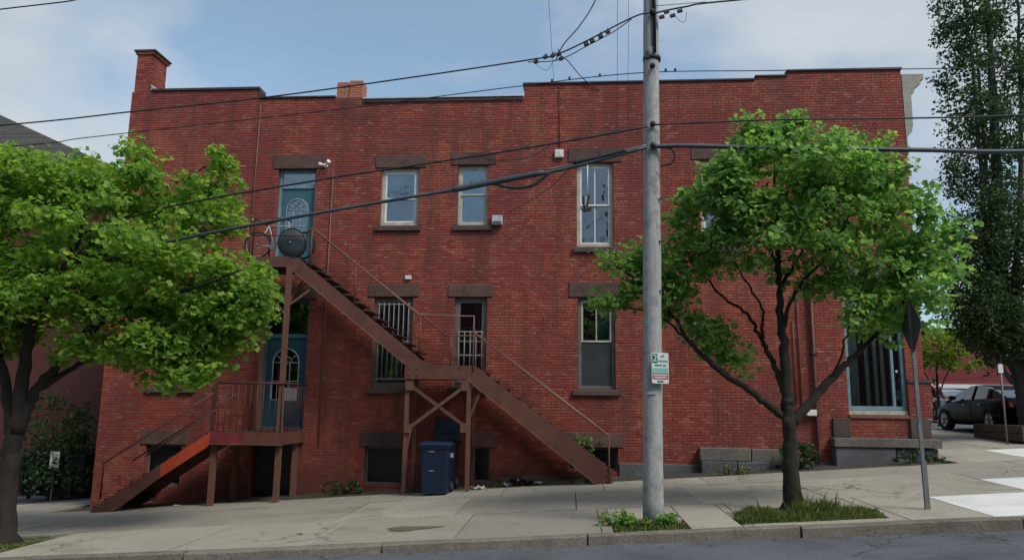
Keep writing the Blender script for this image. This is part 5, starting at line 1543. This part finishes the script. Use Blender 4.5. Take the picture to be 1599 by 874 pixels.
shrub('weeds', 'weeds on the stair side by the left lower handrail', (-10.35, -.6, zg(-10.35, -.6)), .5, .25, .55, 20, 14, .06, 'leaf_shrub', 12, 'weeds')

def grass_patch(name, label, rect, n, h, mat, seed, cat='grass'):
    g = np.random.default_rng(seed)
    x = rect[0] + (rect[1] - rect[0])*g.random(n)
    y = rect[2] + (rect[3] - rect[2])*g.random(n)
    # ragged oval
    cx_, cy_ = (rect[0] + rect[1])/2, (rect[2] + rect[3])/2
    k = ((x - cx_)/((rect[1] - rect[0])/2))**4 + ((y - cy_)/((rect[3] - rect[2])/2))**4 < .95
    x, y = x[k], y[k]
    n = len(x)
    z = np.array([zg(a, b) - .03 for a, b in zip(x, y)])
    cl = np.zeros(n)
    for _ in range(26):
        qx, qy = rect[0] + (rect[1] - rect[0])*g.random(), rect[2] + (rect[3] - rect[2])*g.random()
        cl = np.maximum(cl, (.45 + .55*g.random())*np.exp(-((x - qx)**2 + (y - qy)**2)/(.018 + .05*g.random())))
    hh_ = h*(.35 + .5*g.random(n))*(.35 + 1.25*cl)*np.where(g.random(n) > .985, 1.7, 1.0)
    rr2 = ((x - cx_)/((rect[1] - rect[0])/2))**2 + ((y - cy_)/((rect[3] - rect[2])/2))**2
    hh_ = hh_*(1.25 - .75*np.minimum(1.2, rr2))
    a = g.random(n)*6.283
    lean = .55*hh_*g.random(n)
    dx, dy = np.cos(a), np.sin(a)
    wd = .006 + .006*g.random(n)
    V = np.zeros((n, 5, 3))
    V[:, 0] = np.stack([x - dy*wd, y + dx*wd, z], 1)
    V[:, 1] = np.stack([x + dy*wd, y - dx*wd, z], 1)
    V[:, 2] = np.stack([x + dx*lean*.35 + dy*wd*.8, y + dy*lean*.35 - dx*wd*.8, z + hh_*.6], 1)
    V[:, 3] = np.stack([x + dx*lean, y + dy*lean, z + hh_], 1)
    V[:, 4] = np.stack([x + dx*lean*.35 - dy*wd*.8, y + dy*lean*.35 + dx*wd*.8, z + hh_*.6], 1)
    F = np.arange(5*n).reshape(n, 5)
    return tag(np_mesh(name, V.reshape(-1, 3), F, mat), label, cat, None, 'stuff')
grass_patch('grass', 'long grass filling the tree pit around the maple trunk', (2.5, 4.6, -6.98, -5.7), 6500, .24, 'grass', 1)
grass_patch('grass', 'short grass round the trunk of the left maple', (-11.0, -9.0, -7.15, -4.9), 5000, .10, 'grass', 2)
grass_patch('grass', 'sparse grass round the foot of the wooden pole', (.62, 1.72, -7.12, -6.27), 900, .09, 'grass', 3)
grass_patch('grass', 'thin tufts of grass along the foot of the brick wall', (-6.4, 2.9, -.75, -.05), 2500, .09, 'grass', 4)

# ------------------------------------------------------------------ planter, back-street things, cars
PL = thing('timber_planter', 'low dark timber planter round the foot of the poplar', 'planter', (12.5, 3.2, 1.05))
for k in range(2):
    z = zg(11.6, 3) + .01 + k*.21
    MB().box(11.45, 13.6, 2.02, 2.20, z, z + .20).build('timber', 'timber', PL, bevel=.015)
    MB().box(11.45, 11.63, 2.22, 4.4, z, z + .20).build('timber', 'timber', PL, bevel=.015)
MB().box(11.64, 13.6, 2.21, 4.4, .9, zg(11.6, 3) + .36).build('soil_fill', 'soil', PL)

def lath_mirror(x): return x
def car(name, label, loc, rz, paint, group=None):
    """saloon, local axes: x forward, z up, 4.6 m long"""
    t = thing(name, label, 'car', loc, rz, group)
    # body stations: x, half width, z bottom, z shoulder, z top of deck
    st = [(-2.28, .62, .38, .62, .72), (-2.20, .78, .30, .72, .92), (-1.95, .86, .22, .80, 1.00), (-1.3, .90, .20, .84, 1.01), (-.5, .91, .19, .84, .99), (.4, .91, .19, .82, .96), (1.0, .90, .20, .80, .93),
          (1.6, .88, .21, .74, .84), (2.05, .82, .24, .66, .74), (2.25, .70, .30, .58, .64), (2.32, .52, .36, .50, .56)]
    mb = MB()
    pts = []
    for (x, w, zb, zs, zt) in st:
        half = [(w*.86, zb), (w*.97, zb + .10), (w, (zb + zs)/2), (w*.985, zs), (w*.90, zt - .02), (w*.55, zt + .015), (0, zt + .025)]
        ring_ = [(x, y, z) for y, z in half] + [(x, -y, z) for y, z in half[-2::-1]]
        pts += ring_
    n = 13
    fs = []
    for i in range(len(st) - 1):
        for k in range(n):
            fs.append((i*n + k, i*n + (k + 1) % n, (i + 1)*n + (k + 1) % n, (i + 1)*n + k))
    fs += [tuple(range(n)), tuple((len(st) - 1)*n + k for k in range(n - 1, -1, -1))]
    mb.add(pts, fs)
    mb.build('body', paint, t, smooth=True)
    # cabin: glass band and roof
    cab = [(-1.98, .68, 1.00, 1.015, .60), (-1.05, .78, .99, 1.32, .60), (-.50, .80, .98, 1.405, .62), (.0, .80, .97, 1.40, .62), (.45, .79, .96, 1.255, .60), (1.34, .74, .90, .925, .60)]
    mb = MB()
    pts = []
    for (x, w, zb, zt, wt) in cab:
        q = (zt - zb)/.46
        pts += [(x, w, zb), (x, w - (w - wt)*q*.9, zt), (x, -(w - (w - wt)*q*.9), zt), (x, -w, zb)]
    fs = [(i*4 + k, i*4 + (k + 1) % 4, (i + 1)*4 + (k + 1) % 4, (i + 1)*4 + k) for i in range(5) for k in range(4)] + [(3, 2, 1, 0), (20, 21, 22, 23)]
    mb.add(pts, fs)
    mb.build('window_glass', 'car_glass', t)
    # roof skin and pillars
    mb = MB()
    rp = [(-1.20, .635, 1.285), (-.50, .645, 1.417), (.0, .645, 1.412), (.40, .63, 1.285)]
    pts = []
    for (x, w, z) in rp:
        pts += [(x, w, z - .03), (x, w*.8, z + .012), (x, -w*.8, z + .012), (x, -w, z - .03)]
    mb.add(pts, [(i*4 + k, i*4 + k + 1, (i + 1)*4 + k + 1, (i + 1)*4 + k) for i in range(3) for k in range(3)])
    ro = mb.build('roof', paint, t, smooth=True)
    so = ro.modifiers.new('thickness', 'SOLIDIFY')
    so.thickness = .02
    for s in (-1, 1):
        for (a, b) in (((1.32, .745, .92), (.40, .63, 1.26)), ((-.30, .805, .98), (-.35, .66, 1.38)), ((-1.95, .69, 1.01), (-1.15, .635, 1.27)), ((-1.25, .78, 1.0), (-1.22, .66, 1.24))):
            MB().bar((a[0], s*a[1], a[2]), (b[0], s*b[1], b[2]), .05, .06).build('pillar', paint, t)
        MB().bar((-2.0, s*.90, .50), (2.0, s*.885, .46), .02, .035).build('side_moulding', paint, t)
        MB().hexa([(.62, s*.84, .98), (.80, s*.84, .97), (.80, s*1.02, .99), (.62, s*1.02, 1.0), (.62, s*.84, 1.10), (.76, s*.84, 1.08), (.76, s*1.02, 1.10), (.62, s*1.02, 1.12)]).build('mirror', paint, t, bevel=.02)
        for x in (.05, -.85):
            MB().box(x - .10, x + .06, s*.905 - .02, s*.905 + .02, .80, .83).build('door_handle', 'rim', t)
        for x in (1.02, -.32, -1.12):
            MB().box(x - .005, x + .005, s*.912 - .006, s*.912 + .002, .30, .92).build('door_seam', 'rubber', t)
        MB().hexa([(2.12, s*.52, .56), (2.22, s*.50, .55), (1.75, s*.885, .66), (1.70, s*.84, .66), (2.12, s*.52, .66), (2.16, s*.50, .66), (1.72, s*.87, .76), (1.66, s*.84, .76)]).build('headlight', 'lamp_clear', t)
        MB().hexa([(-2.26, s*.50, .74), (-2.24, s*.76, .74), (-1.95, s*.90, .76), (-2.0, s*.60, .74), (-2.24, s*.50, .90), (-2.20, s*.76, .90), (-1.98, s*.885, .90), (-2.0, s*.60, .90)]).build('tail_light', 'lamp_red', t)
        for x in (1.38, -1.36):
            wl_ = MB().lathe([(.20, -.11), (.30, -.11), (.325, -.07), (.325, .07), (.30, .11), (.20, .11)], (x, s*.80, .325), (0, 1, 0), 28).build('wheel', 'rubber', t, smooth=True)
            MB().lathe([(.21, -.115), (.21, .115)], (x, s*.80, .325), (0, 1, 0), 24).build('rim', 'rim', wl_)
            sp = MB()
            for k in range(5):
                an = 2*math.pi*k/5 + .3
                sp.bar((x, s*.925, .325), (x + .19*math.cos(an), s*.92, .325 + .19*math.sin(an)), .05, .02, up=(0, 1, 0))
            sp.build('spokes', 'galv', wl_)
            MB().torus((x, s*.895, .335), (0, 1, 0), .345, .022, 28, 6).build('wheel_arch', 'rubber', t, smooth=True)
    MB().box(-2.31, -2.27, -.26, .26, .50, .62).build('number_plate', 'white_mark', t)
    return t
car('parked_car', 'dark maroon saloon parked beside the poplar planter', (13.35, 6.80, zg(13.3, 6.8) - .04), R(90), 'car_dark', 'cars on the side street')
car('parked_car', 'silver-blue car beyond the dark saloon bonnet', (16.3, 17.0, zg(16.3, 17) - .04), R(98), 'car_silver', 'cars on the side street')
car('parked_car', 'white car half hidden behind the dark poplar trunk', (17.2, 10.2, zg(17.2, 10.2) + .30), R(90), 'car_white', 'cars on the side street')

ps = thing('street_sign', 'thin sign post with small pale plate in front of the poplar trunk', 'sign', (11.9, 3.0, 1.1))
MB().tube([(11.05, 2.0, 1.0), (11.05, 2.0, 3.05)], .025, 8).build('post', 'galv', ps, smooth=True)
MB().box(10.98, 11.10, 1.965, 1.975, 2.80, 3.02).build('plate', 'box_white', ps)

# person half hidden by the corner pier
def skin_mesh(name, joints, edges, mat, parent, sub=2):
    me = bpy.data.meshes.new(name)
    me.from_pydata([j[:3] for j in joints], edges, [])
    o = link(name, me, mat, parent)
    sk = o.modifiers.new('skin', 'SKIN')
    sk.use_smooth_shade = True
    for v, j in zip(me.skin_vertices[0].data, joints):
        v.radius = (j[3], j[4] if len(j) > 4 else j[3])
    me.skin_vertices[0].data[0].use_root = True
    ss = o.modifiers.new('smooth', 'SUBSURF')
    ss.levels = ss.render_levels = sub
    return o
pz = zg(14.35, 13.4)
PE = thing('person', 'person in maroon jacket and black trousers walking past the building corner', 'person', (14.62, 13.4, pz), R(200))
skin_mesh('body', [(0, 0, .95, .11, .09), (0, 0, 1.20, .12, .09), (0, 0, 1.40, .12, .09), (0, 0, 1.50, .055), (0, 0.01, 1.62, .085, .095), (0, .01, 1.72, .075),
    (.10, 0, .90, .085), (.11, .12, .50, .06), (.11, .06, .08, .045), (.11, .20, .03, .04), (-.10, 0, .90, .085), (-.11, -.06, .50, .06), (-.11, -.26, .10, .045), (-.11, -.14, .03, .04),
    (.19, 0, 1.40, .055), (.24, -.06, 1.13, .043), (.24, .08, .90, .035), (.24, .12, .82, .04), (-.19, 0, 1.40, .055), (-.24, .06, 1.13, .043), (-.24, .2, .92, .035), (-.24, .24, .85, .04)],
    [(0, 1), (1, 2), (2, 3), (3, 4), (4, 5), (0, 6), (6, 7), (7, 8), (8, 9), (0, 10), (10, 11), (11, 12), (12, 13), (2, 14), (14, 15), (15, 16), (16, 17), (2, 18), (18, 19), (19, 20), (20, 21)], 'skin', PE)
skin_mesh('jacket', [(0, 0, .92, .15, .12), (0, 0, 1.20, .15, .12), (0, 0, 1.40, .14, .11), (0, 0, 1.47, .08), (.19, 0, 1.40, .075), (.245, -.06, 1.13, .06), (.245, .08, .92, .05), (-.19, 0, 1.40, .075), (-.245, .06, 1.13, .06), (-.245, .2, .94, .05)],
    [(0, 1), (1, 2), (2, 3), (2, 4), (4, 5), (5, 6), (2, 7), (7, 8), (8, 9)], 'cloth_red', PE)
skin_mesh('trousers', [(0, 0, .93, .13, .11), (.10, 0, .86, .10), (.11, .12, .50, .075), (.11, .06, .09, .065), (-.10, 0, .86, .10), (-.11, -.06, .50, .075), (-.11, -.25, .12, .065)],
    [(0, 1), (1, 2), (2, 3), (0, 4), (4, 5), (5, 6)], 'cloth_black', PE)
MB().lathe([(.02, .10), (.07, .085), (.098, .03), (.10, -.02), (.085, -.05)], (0, -.01, 1.68), (0, 0, 1), 16).build('hair', 'hair', PE, smooth=True)
for s in (-1, 1):
    MB().hexa([(s*.11 - .045, .0 if s > 0 else -.3, 0), (s*.11 + .045, .0 if s > 0 else -.3, 0), (s*.11 + .045, .24 if s > 0 else -.06, 0), (s*.11 - .045, .24 if s > 0 else -.06, 0),
               (s*.11 - .04, .01 if s > 0 else -.29, .09), (s*.11 + .04, .01 if s > 0 else -.29, .09), (s*.11 + .03, .22 if s > 0 else -.08, .05), (s*.11 - .03, .22 if s > 0 else -.08, .05)]).build('shoe', 'rubber', PE, bevel=.015)

# far red building with a white band and low windows
FR = thing('far_building', 'far red-painted building with white band behind the parked cars', 'building', (24, 26, 1.3))
MB().box(15, 44, 26, 36, 1.0, 6.3).build('wall', 'red_siding', FR)
for k in range(22):
    MB().box(15, 44, 25.955, 25.995, 3.42 + .13*k, 3.53 + .13*k).build('siding_board', 'red_siding', FR)
MB().box(14.8, 44.2, 25.8, 25.99, 3.15, 3.38).build('white_band', 'white_trim', FR)
MB().box(14.7, 44.3, 25.7, 36.3, 6.3, 6.5).build('roof', 'coping', FR)
for k in range(8):
    x = 18.0 + 2.4*k
    f_ = frame_box(MB(), x, x + 1.9, 1.75, 3.10, .08, 25.9, 25.99).build('window', 'white_trim', FR)
    MB().box(x + .08, x + 1.82, 25.95, 25.96, 1.83, 3.02).build('pane', 'glass', f_)
MB().box(14.9, 44, 25.93, 25.985, 1.0, 1.72).build('base_course', 'white_trim', FR)

# neighbouring brick house beyond the alley, hipped shingle roof
H = thing('neighbour_house', 'dark brick house with grey hipped shingle roof behind the left maple', 'house', (-22, 6, -1.2))
MB().box(-50, -15.7, 6.0, 18, -2.2, 9.5).build('wall', 'brick_dark', H)
rw = MB()
r_ = 0
z = -1.2
while z < 9.4:
    x = -20.5 - (0 if r_ % 2 else .1065)
    while x < -15.75:
        rw.add([(x + .004, 5.985, z), (min(x + .199, -15.7), 5.985, z), (min(x + .199, -15.7), 5.985, z + .056), (x + .004, 5.985, z + .056),
                (x, 6.0, z - .003), (min(x + .203, -15.7), 6.0, z - .003), (min(x + .203, -15.7), 6.0, z + .06), (x, 6.0, z + .06)], [(0, 1, 2, 3), (0, 4, 5, 1), (1, 5, 6, 2), (2, 6, 7, 3), (3, 7, 4, 0)])
        x += .213
    z += .0677
    r_ += 1
rw.build('brickwork', 'brick_dark', H)['kind'] = 'stuff'
mb = MB()
ea = [(-50.5, 5.5, 9.52), (-15.2, 5.5, 9.52), (-15.2, 18.5, 9.52), (-50.5, 18.5, 9.52)]
rd = [(-36.0, 12, 16.39), (-29.97, 12, 16.39)]
mb.add(ea + rd, [(0, 1, 5, 4), (1, 2, 5), (2, 3, 4, 5), (3, 0, 4), (3, 2, 1, 0)])
rf = mb.build('roof', 'shingle', H)
sh = MB()
for k in range(50):       # courses of shingles on the slopes in view
    t0, t1 = k/50, (k + 1)/50
    a0, a1 = Vector(ea[0]).lerp(Vector(rd[0]), t0), Vector(ea[1]).lerp(Vector(rd[1]), t0)
    b0, b1 = Vector(ea[0]).lerp(Vector(rd[0]), t1), Vector(ea[1]).lerp(Vector(rd[1]), t1)
    up_ = Vector((0, -.008, .014))
    sh.add([a0 + up_, a1 + up_, b1 + up_*.3, b0 + up_*.3, a0, a1], [(0, 1, 2, 3), (4, 5, 1, 0)])
sh.build('shingle_courses', 'shingle', rf)['kind'] = 'stuff'
MB().box(-50.4, -15.3, 5.52, 5.62, 9.28, 9.51).build('fascia', 'cornice', H)
# dumpster, notice
DP = thing('dumpster', 'black dumpster in the dark alley behind the left maple trunk', 'dumpster', (-15.0, 3.6, -1.0))
z0 = zg(-15.0, 3.6) - .02
MB().hexa([(-16.0, 3.1, z0 + .12), (-14.1, 3.1, z0 + .12), (-14.1, 4.3, z0 + .12), (-16.0, 4.3, z0 + .12), (-16.1, 2.9, z0 + 1.25), (-14.0, 2.9, z0 + 1.25), (-14.0, 4.4, z0 + 1.4), (-16.1, 4.4, z0 + 1.4)]).build('body', 'dumpster', DP, bevel=.02)
MB().hexa([(-16.15, 2.85, z0 + 1.26), (-13.95, 2.85, z0 + 1.26), (-13.95, 4.45, z0 + 1.42), (-16.15, 4.45, z0 + 1.42), (-16.15, 2.85, z0 + 1.31), (-13.95, 2.85, z0 + 1.31), (-13.95, 4.45, z0 + 1.47), (-16.15, 4.45, z0 + 1.47)]).build('lid', 'rubber', DP)
for x in (-15.9, -15.4, -14.9, -14.4):
    MB().box(x - .04, x + .04, 2.92, 3.1, z0 + .2, z0 + 1.2).build('rib', 'dumpster', DP)
for x in (-15.85, -14.25):
    for y in (3.25, 4.15):
        MB().lathe([(.06, -.025), (.06, .025)], (x, y, z0 + .065), (1, 0, 0), 14).build('caster', 'rubber', DP)
nt_ = thing('notice_board', 'small white notice fixed in front of the black dumpster', 'notice', (-14.85, 2.7, -1.0))
MB().box(-14.87, -14.84, 2.80, 2.83, zg(-14.85, 2.8) - .05, .36).build('stake', 'timber', nt_)
MB().box(-14.98, -14.70, 2.78, 2.79, -.14, .34).build('paper', 'box_white', nt_)

# litter
def litter(label, c, s, seed, mat='litter'):
    g = random.Random(seed)
    mb = MB()
    n = 6
    pts = [(c[0] + s*(i/n - .5)*1.6, c[1] + s*(j/n - .5), c[2] + .01 + abs(g.gauss(0, s*.22))) for j in range(n + 1) for i in range(n + 1)]
    mb.add(pts, [(j*(n + 1) + i, j*(n + 1) + i + 1, (j + 1)*(n + 1) + i + 1, (j + 1)*(n + 1) + i) for j in range(n) for i in range(n)])
    o = mb.build('crumpled_paper', mat)
    so_ = o.modifiers.new('thickness', 'SOLIDIFY')
    so_.thickness = .003
    return tag(o, label, 'litter', 'litter on the pavement')
litter('crumpled white paper beside the right front stair leg', (-2.08, -1.0, zg(-2.08, -1.0)), .20, 1)
litter('white scrap at the wall foot under the stair', (-1.45, -.6, zg(-1.45, -.6)), .13, 2)
litter('pale scrap at the wall foot nearer the stair foot', (-.75, -.55, zg(-.75, -.55)), .12, 3)
litter('small white scrap near the foot of the left porch stair', (-9.05, -1.1, zg(-9.05, -1.1)), .09, 4)
litter('white flattened scrap on the slab near the kerb', (-4.35, -6.1, zg(-4.35, -6.1)), .07, 5)
litter('black crumpled bag at the wall foot under the stair', (-1.15, -.5, zg(-1.15, -.5)), .34, 6, 'bag')

# worn hollow of dirt in the slab
mb = MB()
pts = []
for k in range(22):
    a = 2*math.pi*k/22
    r1 = 1 + .25*math.sin(3*a + 1) + .1*math.sin(7*a)
    x, y = -2.55 + .42*r1*math.cos(a), -6.05 + .22*r1*math.sin(a)
    pts.append((x, y, zg(x, y) + .012))
pts.append((-2.55, -6.05, zg(-2.55, -6.05) + .02))
mb.add(pts, [(k, (k + 1) % 22, 22) for k in range(22)])
tag(mb.build('dirt', 'dry_dirt'), 'small patch of dirt on the slab near the kerb joint', 'dirt', None, 'stuff')

# unseen row added across the street to shade the lower wall; glass mirrors it
OB = thing('shading_row', 'added unseen brick row across the street, shading the lower wall and mirrored in panes', 'building', (0, -27, 0))
MB().box(-45, 45, -36, -26.5, -4, 10.5).build('wall', 'brick_dark', OB)
MB().box(-45.3, 45.3, -36.3, -26.2, 10.5, 10.9).build('cornice', 'cornice', OB)
for k in range(16):
    for z in (2.2, 6.2):
        x = -43 + 5.6*k
        f_ = frame_box(MB(), x, x + 1.1, z, z + 1.9, .09, -26.49, -26.40).build('window', 'white_trim', OB)
        MB().box(x + .09, x + 1.01, -26.47, -26.46, z + .09, z + 1.81).build('pane', 'glass', f_)

# leaf litter and grit gathered in the gutter
gg = np.random.default_rng(77)
gxs = -14 + 24*gg.random(700)
gys = -7.40 - .35*gg.random(700)**2.2
gc = [(a, b, zr(a, b) + .006) for a, b in zip(gxs, gys)]
V_, F_ = leaves(gc, np.full(700, .01), np.ones(700, int), .035, OVAL, .1, 6.0, 0, 78)
tag(np_mesh('gutter_litter', V_, F_, 'dry_dirt'), 'dry leaf litter and grit along the gutter', 'litter', None, 'stuff')
gxs = -12 + 18*gg.random(500)
gys = -.6 - 1.0*gg.random(500)**1.6
gc = [(a, b, zg(a, b) + .012) for a, b in zip(gxs, gys)]
V_, F_ = leaves(gc, np.full(500, .01), np.ones(500, int), .04, OVAL, .1, 6.0, 0, 79)
tag(np_mesh('leaf_litter', V_, F_, 'dry_dirt'), 'dry leaf litter scattered along the wall foot', 'litter', None, 'stuff')
